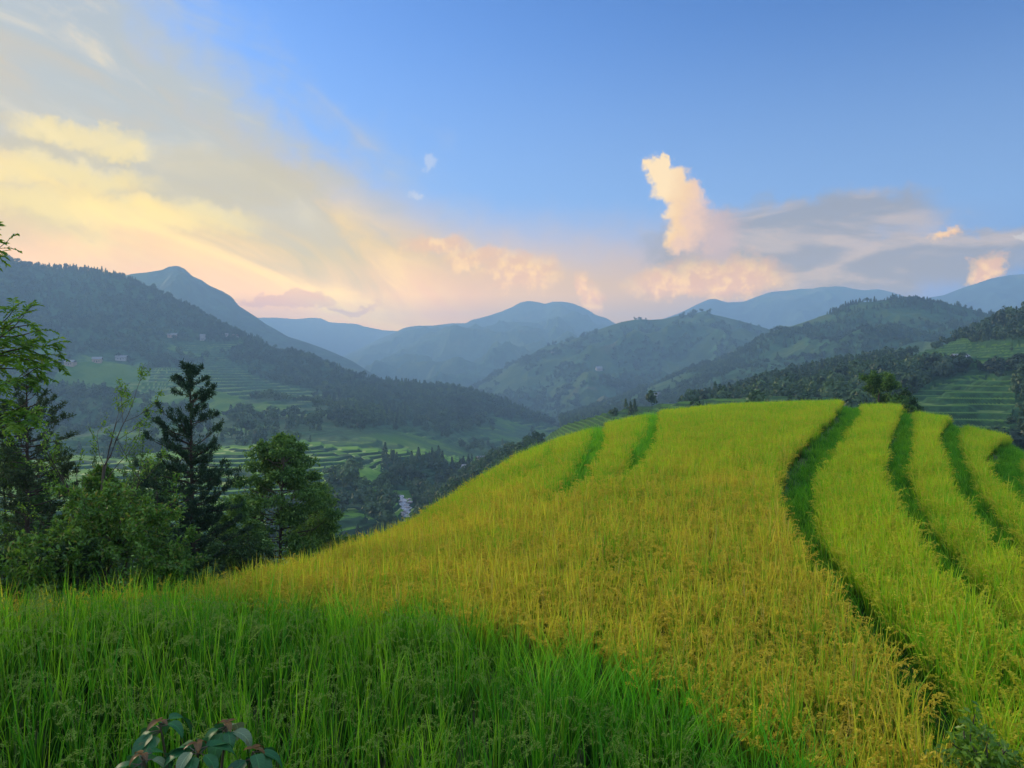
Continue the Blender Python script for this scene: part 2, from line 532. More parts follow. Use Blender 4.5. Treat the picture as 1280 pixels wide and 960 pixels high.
def smooth_path(P, n=6):
    P = np.asarray(P); m = len(P)
    t = np.linspace(0, m - 1, (m - 1) * n + 1)
    Q = []
    for v in t:
        i = min(int(v), m - 2); u = v - i
        p0, p1, p2, p3 = P[max(i - 1, 0)], P[i], P[i + 1], P[min(i + 2, m - 1)]
        Q.append(.5 * (2 * p1 + (p2 - p0) * u + (2 * p0 - 5 * p1 + 4 * p2 - p3) * u * u + (3 * p1 - p0 - 3 * p2 + p3) * u**3))
    return np.array(Q)


# banks between the terraces (pixel, pixel, half width in metres), from the near end to the far end
WF = (.60, .54, .50, .50, .46, .46, .4)
TR = [path_xy(p) for p in (
    [(1262, 985, .30), (1228, 940, .34), (1190, 880, .36), (1155, 825, .36), (1120, 780, .36), (1085, 745, .38), (1050, 708, .42), (1018, 665, .50), (1000, 625, .62), (998, 590, .78), (1018, 560, .95), (1046, 530, 1.05), (1062, 512, 1.1), (1064, 503, 1.1)],
    [(1345, 815, .40), (1290, 778, .42), (1245, 745, .45), (1205, 710, .48), (1168, 668, .55), (1140, 625, .62), (1124, 585, .75), (1126, 550, .85), (1132, 525, .9), (1134, 511, .9)],
    [(1385, 745, .45), (1330, 718, .5), (1285, 688, .55), (1245, 648, .62), (1216, 608, .72), (1196, 575, .85), (1188, 548, .95), (1192, 530, .95), (1197, 523, .9)],
    [(1400, 690, .6), (1350, 665, .65), (1300, 632, .75), (1272, 606, .95), (1256, 582, 1.2), (1262, 562, 1.25), (1276, 553, 1.2)],
    [(765, 592, .15), (783, 580, .5), (800, 562, .8), (811, 542, .9), (816, 524, .9), (819, 514, .9)],
    [(655, 622, .1), (680, 613, .3), (705, 601, .6), (724, 584, .8), (737, 563, .9), (745, 545, .95), (750, 530, .9)],
    [(618, 612, .1), (640, 596, .25), (662, 582, .4), (680, 568, .5), (692, 552, .5)],
)]
TR = [smooth_path(p) for p in TR]
for _w, _p in zip(WF, TR): _p[:, 2] *= _w
def _beyond(P):
    d = P[-1] - P[-4]; d[2] = 0; d = d / math.hypot(d[0], d[1]); return np.concatenate([P, [P[-1] + d * 2, P[-1] + d * 7]])
TR = [_beyond(P) if i < 6 else P for i, P in enumerate(TR)]
EDGE = smooth_path(path_xy([(150, 737), (235, 731), (300, 733), (360, 741), (430, 750), (520, 758), (610, 774), (690, 802), (760, 842), (850, 888), (940, 912), (1020, 955), (1075, 1010), (1130, 1100)]))
EDGE[:, 2] = .4


def side_of(x, y, P):
    return dist_path(x, y, P)[2]


def bank_mask(x, y):
    m = np.zeros(x.shape)
    for P in TR:
        d, w, s = dist_path(x, y, P)
        m = np.maximum(m, 1 - sstep(w * .9, w * 1.25, d))
    return m


RICE_H = .66
OUT = []                     # which side of each bank is the lower terrace
for _i, _P in enumerate(TR):
    _q = np.array([[45., 18.]]) if _i < 4 else np.array([[-14., 40.]])
    OUT.append(float(dist_path(_q[:, 0], _q[:, 1], _P)[2][0]))


def soil(x, y):
    z = rice_top(x, y) - RICE_H
    r = np.hypot(x, y)
    bm = np.zeros(x.shape)
    for k_, (P, o) in enumerate(zip(TR, OUT)):
        d, w, s = dist_path(x, y, P)
        sd = d * s * o
        near_ = 1 - sstep(3.0, 5.0, d / np.maximum(w, .2) / 1.6)
        z = z - (.34 if k_ < 4 else .14) * np.clip(w / .45, .4, 1.3) * (sstep(-.9, .5, sd / np.maximum(w, .1)) - sstep(-6., 6., sd / np.maximum(w, .2))) * near_
        bm = np.maximum(bm, 1 - sstep(w * .8, w * 1.15, d))
    z = z - .06 * bm
    near = -1.62 - .1 * np.clip(r, 0, 3)          # the path the photographer stands on
    k = sstep(3.0, 4.1, r)
    return near * (1 - k) + z * k + .03 * fbm(x * 2, y * 2, 3, 5)


# ------------------------------------------------------------------ ground of the near hill
def build_near_ground():
    az = np.radians(np.linspace(-62, 66, 330)); r = np.concatenate([[.02], np.geomspace(.4, 130, 300)])
    Rg, Ag = np.meshgrid(r, az, indexing='ij')
    x = Rg * np.sin(Ag); y = Rg * np.cos(Ag)
    z = soil(x, y)
    n, m = x.shape
    idx = np.arange(n * m).reshape(n, m)
    Q = np.stack([idx[:-1, :-1], idx[:-1, 1:], idx[1:, 1:], idx[1:, :-1]], -1).reshape(-1, 4)[:, ::-1]
    mt, t = new_mat('paddy_soil')
    p = pos(t); nz = t.noise(p, 3., 5, .65); n2 = t.noise(p, .4, 3)
    finish_solid(t, t.mix(t.ss(.35, .65, nz), t.mix(n2, (.030, .036, .012), (.055, .05, .02)), (.04, .065, .015)), .95, nz, .8, .05)
    me = mesh_data('hill_ground', np.stack([x, y, z], -1), Q, mt, None, True)
    tag(obj('hill_ground', me), kind='structure')


build_near_ground()


# ------------------------------------------------------------------ scatter: one object whose points carry copies
PROTO = bpy.data.collections.new('plant_kinds')


def proto_set(name, meshes):
    c = bpy.data.collections.new(name)
    for i, me in enumerate(meshes):
        c.objects.link(bpy.data.objects.new('%s_kind.%03d' % (name, i), me))
    return c


def scatter(name, P, rot, scl, pick, tint, coll, label, cat):
    me = mesh_data(name, P, [], None, {'turn': np.asarray(rot, float), 'size': np.asarray(scl, float), 'pick': np.asarray(pick, int), 'tint': np.asarray(tint, float)})
    o = obj(name, me)
    ng = bpy.data.node_groups.new(name, 'GeometryNodeTree')
    ng.interface.new_socket('Geometry', in_out='INPUT', socket_type='NodeSocketGeometry')
    ng.interface.new_socket('Geometry', in_out='OUTPUT', socket_type='NodeSocketGeometry')
    N, L = ng.nodes, ng.links
    gi = N.new('NodeGroupInput'); go = N.new('NodeGroupOutput')
    ci = N.new('GeometryNodeCollectionInfo'); ci.inputs['Collection'].default_value = coll
    ci.inputs['Separate Children'].default_value = True; ci.inputs['Reset Children'].default_value = True
    ip = N.new('GeometryNodeInstanceOnPoints'); ip.inputs['Pick Instance'].default_value = True
    def na(nm, ty):
        a = N.new('GeometryNodeInputNamedAttribute'); a.data_type = ty; a.inputs['Name'].default_value = nm
        return a.outputs[0]
    L.new(gi.outputs[0], ip.inputs['Points']); L.new(ci.outputs[0], ip.inputs['Instance'])
    L.new(na('pick', 'INT'), ip.inputs['Instance Index'])
    e2r = N.new('FunctionNodeEulerToRotation'); L.new(na('turn', 'FLOAT_VECTOR'), e2r.inputs[0])
    L.new(e2r.outputs[0], ip.inputs['Rotation'])
    L.new(na('size', 'FLOAT'), ip.inputs['Scale'])
    L.new(ip.outputs[0], go.inputs[0])
    md = o.modifiers.new('scatter', 'NODES'); md.node_group = ng
    return tag(o, label, cat, kind='stuff')


# ------------------------------------------------------------------ rice and grass clumps
def strips(base, az, lean, bend, length, width, K, taper=.8, twist=None, power=2.):
    """n ribbons of K quads; returns V (n,K+1,2,3), s along"""
    n = len(az); s = np.linspace(0, 1, K + 1)
    ang = lean[:, None] + bend[:, None] * s[None] ** power
    ds = length[:, None] / K
    mid = (ang[:, 1:] + ang[:, :-1]) / 2
    hor = np.concatenate([np.zeros((n, 1)), np.cumsum(np.sin(mid) * ds, 1)], 1)
    ver = np.concatenate([np.zeros((n, 1)), np.cumsum(np.cos(mid) * ds, 1)], 1)
    ca, sa = np.cos(az)[:, None], np.sin(az)[:, None]
    C = np.stack([base[:, 0:1] + hor * ca, base[:, 1:2] + hor * sa, base[:, 2:3] + ver], -1)
    w = width[:, None] * np.clip(1 - s[None], 0, 1) ** taper * (.55 + .45 * np.minimum(s[None] * 4, 1)) + .0006
    tw = (twist if twist is not None else np.zeros(n))[:, None] + 0 * s[None]
    side = np.stack([-sa * np.cos(tw) + ca * np.sin(tw) * .3, ca * np.cos(tw) + sa * np.sin(tw) * .3, np.sin(tw) * .6], -1)
    V = np.stack([C - side * w[..., None] / 2, C + side * w[..., None] / 2], 2)
    return V, C, s, ang


def strip_faces(n, K):
    b = (np.arange(n) * (K + 1) * 2)[:, None, None]
    k = (np.arange(K) * 2)[None, :, None]
    return (b + k + np.array([0, 1, 3, 2])[None, None]).reshape(-1, 4)


def clump(nm, g, mat, nleaf=22, h=.86, spread=.05, leafw=.010, bend=(.1, .9), lean=(.02, .22), nhead=7, head_h=.80, droop=(1.6, 2.6), grains=20, short=.45, gsize=1.0):
    mb = MB()
    K = 5
    ph = g.uniform(0, 2 * PI, nleaf); rr = spread * np.sqrt(g.uniform(0, 1, nleaf))
    base = np.stack([rr * np.cos(ph), rr * np.sin(ph), np.zeros(nleaf) - .03], 1)
    L = h * g.uniform(short, 1.12, nleaf)
    az = ph + g.normal(0, .9, nleaf)
    V, C, s, a = strips(base, az, g.uniform(*lean, nleaf), g.uniform(*bend, nleaf) * g.choice([1, 1, 1, 1.9], nleaf), L, leafw * g.uniform(.7, 1.3, nleaf), K, .75, g.normal(0, .5, nleaf))
    al = np.broadcast_to((C[..., 2] / h)[:, :, None], V.shape[:3]).ravel()
    rv = np.repeat(g.uniform(0, 1, nleaf), (K + 1) * 2)
    mb.add(V.reshape(-1, 3), strip_faces(nleaf, K), part=0, along=al, rnd=rv)
    if nhead:
        K = 8
        ph = g.uniform(0, 2 * PI, nhead); rr = spread * np.sqrt(g.uniform(0, 1, nhead))
        base = np.stack([rr * np.cos(ph), rr * np.sin(ph), np.zeros(nhead)], 1)
        az = ph + g.normal(0, .5, nhead)
        V, C, s, a = strips(base, az, g.uniform(.02, .14, nhead), g.uniform(*droop, nhead), head_h * g.uniform(1.05, 1.4, nhead), np.full(nhead, .004), K, .1, None, 5.)
        rv1 = g.uniform(0, 1, nhead)
        al = np.broadcast_to((C[..., 2] / h)[:, :, None], V.shape[:3]).ravel()
        mb.add(V.reshape(-1, 3), strip_faces(nhead, K), part=.25, along=al, rnd=np.repeat(rv1, (K + 1) * 2))
        # grains hang along the last 30 % of the stem
        n = nhead * grains
        i = np.repeat(np.arange(nhead), grains)
        u = np.clip(.70 + .30 * g.uniform(0, 1, n) ** .9, 0, .999) * K
        k = u.astype(int); f = (u - k)[:, None]
        c = C[i, k] * (1 - f) + C[i, k + 1] * f + g.normal(0, .007, (n, 3))
        d = unit(unit(C[i, k + 1] - C[i, k]) + g.normal(0, .45, (n, 3)) + np.array([0, 0, -.3]))
        sd = unit(np.cross(d, g.normal(0, 1, (n, 3))))
        ll = g.uniform(.008, .013, n)[:, None] * gsize; ww = g.uniform(.0022, .0036, n)[:, None] * gsize
        G = np.stack([c - d * ll, c + sd * ww, c + d * ll, c - sd * ww], 1)
        mb.add(G.reshape(-1, 3), np.arange(n * 4).reshape(-1, 4), part=1, along=1, rnd=np.repeat(np.clip(rv1[i] + g.normal(0, .2, n), 0, 1), 4))
    return mb.data(nm, mat)


g = np.random.default_rng(3)
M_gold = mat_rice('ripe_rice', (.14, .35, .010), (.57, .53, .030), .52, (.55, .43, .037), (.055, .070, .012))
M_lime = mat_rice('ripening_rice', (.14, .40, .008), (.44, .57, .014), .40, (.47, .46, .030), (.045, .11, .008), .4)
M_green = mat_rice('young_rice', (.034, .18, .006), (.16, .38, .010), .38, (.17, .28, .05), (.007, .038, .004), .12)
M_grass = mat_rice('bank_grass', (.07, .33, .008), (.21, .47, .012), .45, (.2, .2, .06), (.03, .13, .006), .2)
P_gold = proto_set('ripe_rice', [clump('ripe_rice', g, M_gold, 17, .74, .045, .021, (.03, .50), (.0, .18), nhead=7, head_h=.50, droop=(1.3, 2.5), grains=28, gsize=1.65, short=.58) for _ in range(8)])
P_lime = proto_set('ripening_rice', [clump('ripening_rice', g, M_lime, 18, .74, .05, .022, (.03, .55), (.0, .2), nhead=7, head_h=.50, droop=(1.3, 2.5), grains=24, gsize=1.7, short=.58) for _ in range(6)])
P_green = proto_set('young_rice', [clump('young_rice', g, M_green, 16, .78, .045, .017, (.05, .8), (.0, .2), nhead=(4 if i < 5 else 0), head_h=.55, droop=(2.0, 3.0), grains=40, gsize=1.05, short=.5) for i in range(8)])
P_tall = proto_set('tall_grass', [clump('tall_grass', g, M_grass, 30, .84, .07, .012, (.2, 1.4), nhead=0) for _ in range(5)])
P_grass = proto_set('bank_grass', [clump('bank_grass', g, M_grass, 34, .45, .12, .010, (.3, 1.5), (.05, .5), nhead=0) for _ in range(5)])


def lay_rice(name, P, coll, nk, label, cat, sc=(.85, 1.1), jitter=.05, sink=0., sm=None):
    x, y = P[:, 0], P[:, 1]; n = len(P)
    z = soil(x, y) - sink
    rot = np.stack([g.normal(0, jitter, n), g.normal(0, jitter, n), g.uniform(0, 2 * PI, n)], 1)
    s = np.clip(g.normal(.5 * (sc[0] + sc[1]), .4 * (sc[1] - sc[0]), n), sc[0] - .1, sc[1] + .12) * (1 + .10 * fbm(x * .7, y * .7, 3, 11))
    if sm is not None: s = s * sm
    tint = np.clip(.5 + .5 * fbm(x * 1.1, y * 1.1, 3, 31) * 1.6 + g.normal(0, .24, n), 0, 1)
    return scatter(name, np.stack([x, y, z], 1), rot, s, g.integers(0, nk, n), tint, coll, label, cat)


def field_points(step_near=.19, step_far=.225):
    """paddy points over everything the photograph can see, in loose rows"""
    out = []
    for (r0, r1, st) in ((3.9, 14, step_near), (14, 28, .5 * (step_near + step_far)), (28, 72, step_far)):
        xs = np.arange(-40, 62, st); ys = np.arange(1, 72, st)
        X, Y = np.meshgrid(xs, ys); X = X.ravel() + g.normal(0, st * .22, X.size); Y = Y.ravel() + g.normal(0, st * .22, Y.size)
        r = np.hypot(X, Y); az = np.arctan2(X, Y)
        px = 640 + F * np.tan(np.clip(az, -1.3, 1.3))
        rs = np.interp(px, _pxs, _srr)
        k = (r >= r0) & (r < r1) & (np.abs(az) < 1.2) & (px > -260) & (px < 1900) & (r < rs + 3.5)
        out.append(np.stack([X[k], Y[k]], 1))
    return np.concatenate(out)


FP = field_points()
fx, fy = FP[:, 0], FP[:, 1]
ON = np.zeros(len(FP), bool); DM = np.full(len(FP), 1e9)
for P in TR:
    d, w, s = dist_path(fx, fy, P); w = w * (1 + .45 * fbm(fx * 1.1, fy * 1.1, 3, 77)); ON |= d < w; DM = np.minimum(DM, d - w)
jx = .45 * fbm(fx * .9, fy * .9, 3, 55) + g.normal(0, .10, len(fx)); jy = .45 * fbm(fx * .9 + 40, fy * .9, 3, 56) + g.normal(0, .10, len(fx))
ed, ew, es = dist_path(fx + jx, fy + jy, EDGE)
GREEN = es < 0            # the near side of the edge
frt = np.hypot(fx, fy)
if np.mean(GREEN[(frt < 6)]) < .5: GREEN = ~GREEN
bund = (np.abs(ed) < .34 * (1 + .5 * fbm(fx * 1.3, fy * 1.3, 2, 3)))
GREEN &= ~ON
k_green = GREEN & ~bund & (frt > 4.0)
k_bund = bund & ~ON
# strips between the banks: which side of each bank a point lies on
SD = [side_of(fx, fy, P) for P in TR]
sgn = [np.sign(np.mean(SD[i][(fx > 30) & (fy < 40)])) for i in range(4)]
rightof = [SD[i] == sgn[i] for i in range(4)]
lsg = [np.sign(np.mean(SD[i][(fx < -6) & (fy > 15)])) for i in (4, 5, 6)]
farl = (frt > 26)
leftof = [(SD[4 + i] == lsg[i]) & farl for i in range(3)]
rest = ~GREEN & ~ON & ~bund
zone = np.zeros(len(FP), int)                     # 0 the main field
for i in range(4): zone[rightof[i]] = i + 1
def line_reach(i):                                # the left strips begin where their bank begins
    P = TR[4 + i]; return fy > np.interp(fx, np.sort(P[:, 0]), P[np.argsort(P[:, 0]), 1]) - 99
for i in range(3):
    P = TR[4 + i]
    zone[leftof[i] & (zone == 0) & (fy > P[0, 1] - .5)] = 5 + i
    zone[leftof[i] & (zone > 4) & (fy > P[0, 1] - .5)] = 5 + i
names = [('rice_field', P_gold, 7, 'broad golden field of ripe rice covering the crown of the near hill', 1.),
         ('rice_terrace', P_lime, 6, 'yellow green rice strip directly right of the longest S shaped bank', 1.),
         ('rice_terrace', P_lime, 6, 'yellow green rice strip between the second and third banks right of the crown', 1.),
         ('rice_terrace', P_lime, 6, 'narrow rice strip between the third and fourth banks on the right shoulder', 1.),
         ('rice_terrace', P_lime, 6, 'last corner of rice beyond the fourth bank at the right picture edge', 1.),
         ('rice_terrace', P_lime, 6, 'lime rice strip left of the notch bank on the far left brow', 1.),
         ('rice_terrace', P_lime, 6, 'rice strip lower on the left brow, between two grassy banks', 1.),
         ('rice_terrace', P_lime, 6, 'lowest thin rice strip on the left edge of the brow', 1.)]
# the main field turns from gold to lime towards the crown
mixf = sstep(12, 36, frt + 7 * fbm(fx * .16, fy * .16, 3, 71)) * .9
islime = g.uniform(0, 1, len(FP)) < mixf
for i, (nm, coll, nk, lab, f) in enumerate(names):
    k = rest & (zone == i)
    if i == 0:
        lay_rice(nm, FP[k & ~islime], coll, nk, lab, 'rice field')
        lay_rice('rice_field', FP[k & islime], P_lime, 6, 'lime green ripening rice mixed in towards the top of the hill crown', 'rice field')
    else:
        gold_k = k & (g.uniform(0, 1, len(FP)) < .35 * (1 - sstep(8, 25, frt)) + .1)
        lay_rice(nm, FP[k], coll, nk, lab, 'rice terrace', sm=np.where(DM[k] < .5, 1.05, 1.))
lay_rice('young_rice', FP[k_green], P_green, 8, 'dark green unripe rice with drooping pale ears, nearest the camera', 'young rice', (.85, 1.12), .08)
lay_rice('tall_grass', FP[k_bund], P_tall, 5, 'bright green tall grass along the edge between green and golden rice', 'tall grass', (.8, 1.1), .12)
# short grass on the banks, denser than the rice
bx = []; bs = []
for k_, (P, o) in enumerate(zip(TR, OUT)):
    for q in range(len(P) - 1):
        a, b = P[q], P[q + 1]
        L = math.hypot(b[0] - a[0], b[1] - a[1]); w = (a[2] + b[2]) / 2 * 1.15
        n = max(2, int(L * 2 * w * 26))
        u = g.uniform(0, 1, n)[:, None]; nv = np.array([b[1] - a[1], -(b[0] - a[0])]) / (L + 1e-9)
        mid = (a[:2] + b[:2]) / 2 + nv * .05
        sg_ = o * float(dist_path(np.array([mid[0]]), np.array([mid[1]]), P[max(0, q - 1):q + 3])[2][0])
        v = g.uniform(-1, 1, n)
        lo = v * sg_                                   # -1 under the upper terrace, +1 by the lower one
        keep = (lo > -.55) | (g.uniform(0, 1, n) < .25)
        bx.append((a[:2] * (1 - u) + b[:2] * u + nv * (v * w)[:, None])[keep])
        bs.append(((.75 + .45 * np.clip(lo + .4, 0, 1)) * (1 if k_ < 4 else 1.35))[keep])
BX = np.concatenate(bx)
lay_rice('bank_grass', BX, P_grass, 5, 'short vivid green grass on the banks between the rice terraces', 'bank grass', (.75, 1.45), .15, sm=np.concatenate(bs))


# ------------------------------------------------------------------ hills, ridge by ridge, each from its foot up to its crest and down behind
def ip(pts, px):
    a = np.array(pts, float)
    return np.interp(px, a[:, 0], a[:, 1])


class Slope:
    """rows = [(list of (px, py, distance)), ...] from the nearest row to the crest"""
    def __init__(s, name, rows, px0, px1, nx, ny, amp=0., nscale=100., rid=.0, terr=None, pw=None, seed=1, crest_amp=.02, back=.35, tblend=None, bumps=None):
        px = np.linspace(px0, px1, nx)
        rr = []; zz = []
        for R in rows:
            a = np.array(R, float)
            py = np.interp(px, a[:, 0], a[:, 1]); r = np.interp(px, a[:, 0], a[:, 2])
            kk = max(3, (nx // 60) | 1)
            r = _smooth(r, kk * 3 | 1); py = _smooth(py, max(3, kk // 2 * 2 + 1))
            rr.append(r); zz.append(zat(px, py, r))
        rr = np.array(rr); zz = np.array(zz); m = len(rows)
        t = np.linspace(0, m - 1, ny)
        i = np.minimum(t.astype(int), m - 2); u = (t - i)[:, None]
        def cr(A):
            p0, p1, p2, p3 = A[np.maximum(i - 1, 0)], A[i], A[i + 1], A[np.minimum(i + 2, m - 1)]
            lin_ = p1 * (1 - u) + p2 * u
            if m < 3: return lin_
            c = .5 * (2 * p1 + (p2 - p0) * u + (2 * p0 - 5 * p1 + 4 * p2 - p3) * u * u + (3 * p1 - p0 - 3 * p2 + p3) * u**3)
            return .5 * c + .5 * lin_
        r = cr(rr); z = cr(zz)
        tt = (t / (m - 1))[:, None] + 0 * r
        if pw is not None: pass
        PX = px[None] + 0 * r
        x, y = polar(PX, r)
        env = np.clip(4 * tt * (1 - tt), 0, 1) ** .7
        e2 = np.minimum(1, crest_amp + env)
        H = np.maximum(zz[-1] - zz[0], 10)[None]
        z = z + amp * H * e2 * fbm(x / nscale, y / nscale, 6, seed, .5)
        if rid: z = z + rid * H * env * (ridged(x / nscale / 1.6 + 9, y / nscale / 1.6, 4, seed + 50) - .45)
        s.bund = np.zeros_like(z); s.tmask = np.zeros_like(z); s.riser = np.zeros_like(z)
        if terr is not None:
            step, mask = terr[:2]; wob, wsc = terr[2:] if len(terr) > 2 else (1.2, 26)
            mk = mask(PX, z, x, y, tt)
            zc = z + step * wob * fbm(x / (step * wsc), y / (step * wsc), 3, seed + 9)
            q = zc / step; fl = np.floor(q); f = q - fl
            zt = (fl + sstep(.62, .98, f)) * step - (zc - z) * 0
            z = z * (1 - mk) + zt * mk
            s.bund = mk * sstep(.46, .54, f) * (1 - sstep(.62, .70, f)); s.tmask = mk; s.riser = mk * sstep(.64, .70, f) * (1 - sstep(.92, .99, f))
        # behind the crest the hill falls away
        nb = 10
        k = np.linspace(0, 1, nb + 1)[1:, None]
        rb = rr[-1][None] * (1 + np.clip(5850 / rr[-1].max() - 1, .04, .5) * k)
        zb = zz[-1][None] - (np.abs(zz[-1]) * .9 + 120)[None] * back * k ** 1.3 + zz[-1][None] * 0
        xb, yb = polar(px[None] + 0 * rb, rb)
        zb = zb + z[-1][None] - zz[-1][None]
        rf = r[:1] * .97; zf = z[:1] - 60
        xf, yf = polar(px[None], rf)
        s.x = np.concatenate([xf, x, xb]); s.y = np.concatenate([yf, y, yb]); s.z = np.maximum(np.concatenate([zf, z, zb]), -224.)
        pad = lambda A, v=0: np.concatenate([np.full((1, nx), v), A, np.full((nb, nx), v)])
        s.bund = pad(s.bund); s.riser = pad(s.riser); s.tmask = pad(s.tmask); s.tt = np.concatenate([np.zeros((1, nx)), tt, np.full((nb, nx), 1.)])
        s.px = np.concatenate([PX[:1], PX, np.repeat(PX[:1], nb, 0)])
        d = np.hypot(s.x, s.y)
        s.py = HZ - F * s.z / np.maximum(s.y, 1)
        s.name = name; s.seed = seed
        s.wood = np.zeros_like(s.z)

    def build(s, mat, label=None):
        cover = np.maximum(s.wood, s.riser * .9)
        n, m = s.x.shape
        idx = np.arange(n * m).reshape(n, m)
        Q = np.stack([idx[:-1, :-1], idx[:-1, 1:], idx[1:, 1:], idx[1:, :-1]], -1).reshape(-1, 4)
        me = mesh_data(s.name, np.stack([s.x, s.y, s.z], -1), Q, mat, {'wood': cover.ravel(), 'bund': s.bund.ravel()}, True)
        s.o = tag(obj(s.name, me), label, None, None, 'structure')
        return s

    def sample(s, n, w, g, maxw=None):
        """n points spread by area x weight"""
        x, y, z = s.x, s.y, s.z
        ar = np.abs((x[1:, :-1] - x[:-1, :-1]) * (y[:-1, 1:] - y[:-1, :-1]) - (y[1:, :-1] - y[:-1, :-1]) * (x[:-1, 1:] - x[:-1, :-1]))
        p = (ar * np.maximum(w[:-1, :-1], 0)).ravel()
        tot = p.sum()
        if n < 1: n = int(tot * n)
        i = g.choice(p.size, n, p=p / tot)
        a, b = np.unravel_index(i, ar.shape)
        u = g.uniform(0, 1, n); v = g.uniform(0, 1, n)
        L = lambda A: (A[a, b] * (1 - u) + A[a + 1, b] * u) * (1 - v) + (A[a, b + 1] * (1 - u) + A[a + 1, b + 1] * u) * v
        return np.stack([L(x), L(y), L(z)], 1)


def wood_noise(s, sc, o=5, seed=0):
    return fbm(s.x / sc, s.y / sc, o, s.seed + 200 + seed)


def inpoly(px, py, poly):
    c = np.zeros(px.shape, bool); p = np.array(poly, float); n = len(p); j = n - 1
    for i in range(n):
        xi, yi = p[i]; xj, yj = p[j]
        k = ((yi > py) != (yj > py)) & (px < (xj - xi) * (py - yi) / (yj - yi + 1e-9) + xi)
        c ^= k; j = i
    return c


# base of the valley, far below everything, out past the last ridge
def build_ground():
    az = np.linspace(0, 2 * PI, 121)[:-1]; r = np.concatenate([[0.], np.geomspace(4, 5900, 90)])
    R, Az = np.meshgrid(r, az, indexing='ij')
    x = R * np.sin(Az); y = R * np.cos(Az)
    z = np.interp(R, [0, 6, 60, 110, 180, 320, 500, 900, 5900], [-4.5, -5.5, -20, -45, -75, -100, -120, -150, -210])
    z = z + np.clip(R / 60, 0, 12) * fbm(x / 220, y / 220, 4, 3)
    n, m = x.shape
    idx = np.arange(n * m).reshape(n, m); nxt = np.roll(idx, -1, 1)
    Q = np.stack([idx[:-1], nxt[:-1], nxt[1:], idx[1:]], -1).reshape(-1, 4)
    me = mesh_data('ground', np.stack([x, y, z], -1), Q[:, ::-1], mat_hill('valley_floor', (.018, .036, .014), (.07, .13, .025), (.10, .14, .03), (.12, .09, .05)), {'wood': np.full(n * m, .5), 'bund': np.zeros(n * m)}, True)
    tag(obj('ground', me), kind='structure')


build_ground()
WOOD = (.020, .048, .020); FIELD = (.040, .105, .018); FIELD2 = (.075, .14, .026); EARTH = (.16, .12, .07)
M_far = mat_hill('far_hill_cover', (.022, .045, .025), (.05, .10, .03), (.09, .11, .04), EARTH, 1 / 260., bumpd=12)
M_mid = mat_hill('hill_cover', WOOD, (.026, .060, .020), (.050, .085, .026), (.10, .085, .05), 1 / 120., bumpd=6)
M_near = mat_hill('near_hill_cover', WOOD, FIELD, FIELD2, (.14, .13, .06), 1 / 60., bund=(.17, .21, .07), bumpd=1.2, fsc=2)
M_terr = mat_hill('terrace_cover', (.014, .036, .016), (.050, .13, .018), (.11, .22, .026), (.08, .11, .03), 1 / 40., bund=(.28, .34, .11), bumpd=.5, fsc=2)

M_strip = mat_hill('dark_terrace_cover', (.016, .042, .016), (.024, .072, .013), (.048, .115, .016), (.06, .08, .03), 1 / 30., bund=(.09, .145, .04), bumpd=.5, fsc=2)

# --- far ranges
S = Slope('mountain', [[(240, 520, 4300), (560, 520, 4300)], [(230, 420, 5200), (280, 398, 5200), (330, 397, 5200), (345, 397, 5200), (370, 399, 5200), (390, 397, 5200), (402, 398, 5200), (412, 403, 5200), (432, 404, 5200), (446, 405, 5200), (455, 408, 5200), (480, 413, 5200), (505, 414, 5200), (530, 420, 5200), (580, 440, 5200)]], 230, 580, 200, 60, .14, 380, .30, seed=2, back=.4)
S.wood = .55 + .4 * wood_noise(S, 300); S.build(M_far, 'palest ridge far down the valley, between the two nearer mountains')
S = Slope('mountain', [[(1040, 520, 3400), (1560, 520, 3400)], [(1020, 420, 4150), (1100, 388, 4150), (1150, 374, 4150), (1180, 369, 4150), (1200, 361, 4150), (1222, 354, 4150), (1240, 348, 4150), (1262, 344, 4150), (1300, 341, 4150), (1400, 350, 4150), (1560, 390, 4150)]], 1020, 1560, 200, 60, .14, 380, .30, seed=3, back=.4)
S.wood = .55 + .4 * wood_noise(S, 300); S.build(M_far, 'pale blue mountain rising to the right edge under a small pink cloud')
S = Slope('mountain', [[(720, 520, 3000), (1320, 520, 3000)], [(720, 440, 4200), (780, 412, 4200), (830, 398, 4300), (850, 391, 4300), (870, 381, 4300), (888, 373, 4300), (897, 374, 4300), (908, 378, 4300), (930, 377, 4300), (945, 371, 4300), (962, 365, 4300), (985, 363, 4300), (1000, 361, 4300), (1030, 361, 4300), (1055, 359, 4300), (1080, 363, 4300), (1097, 361, 4300), (1115, 365, 4300), (1130, 370, 4300), (1160, 381, 4300), (1220, 394, 4300), (1320, 430, 4300)]], 720, 1320, 260, 80, .14, 380, .30, seed=4, back=.4)
S.wood = .55 + .4 * wood_noise(S, 300); S.build(M_far, 'pale lilac range with a small pointed peak, beyond the dark wooded hill')
S = Slope('mountain', [[(60, 525, 1500), (540, 525, 1500)], [(60, 380, 2500), (110, 358, 2500), (150, 346, 2500), (165, 342, 2500), (185, 340, 2500), (203, 337, 2500), (211, 333, 2500), (222, 332, 2500), (231, 336, 2500), (240, 345, 2500), (252, 350, 2500), (262, 357, 2500), (278, 364, 2500), (290, 371, 2500), (298, 382, 2500), (320, 396, 2450), (332, 405, 2450), (345, 412, 2400), (360, 421, 2350), (380, 427, 2300), (400, 434, 2250), (420, 442, 2200), (440, 451, 2150), (462, 465, 2100), (480, 474, 2050), (520, 493, 2000), (560, 512, 1950)]], 60, 560, 320, 110, .16, 240, .34, seed=5, back=.4)
S.wood = .6 + .5 * wood_noise(S, 220); S.build(M_far, 'blue mountain with a blunt knob at its top, behind the left ridge')
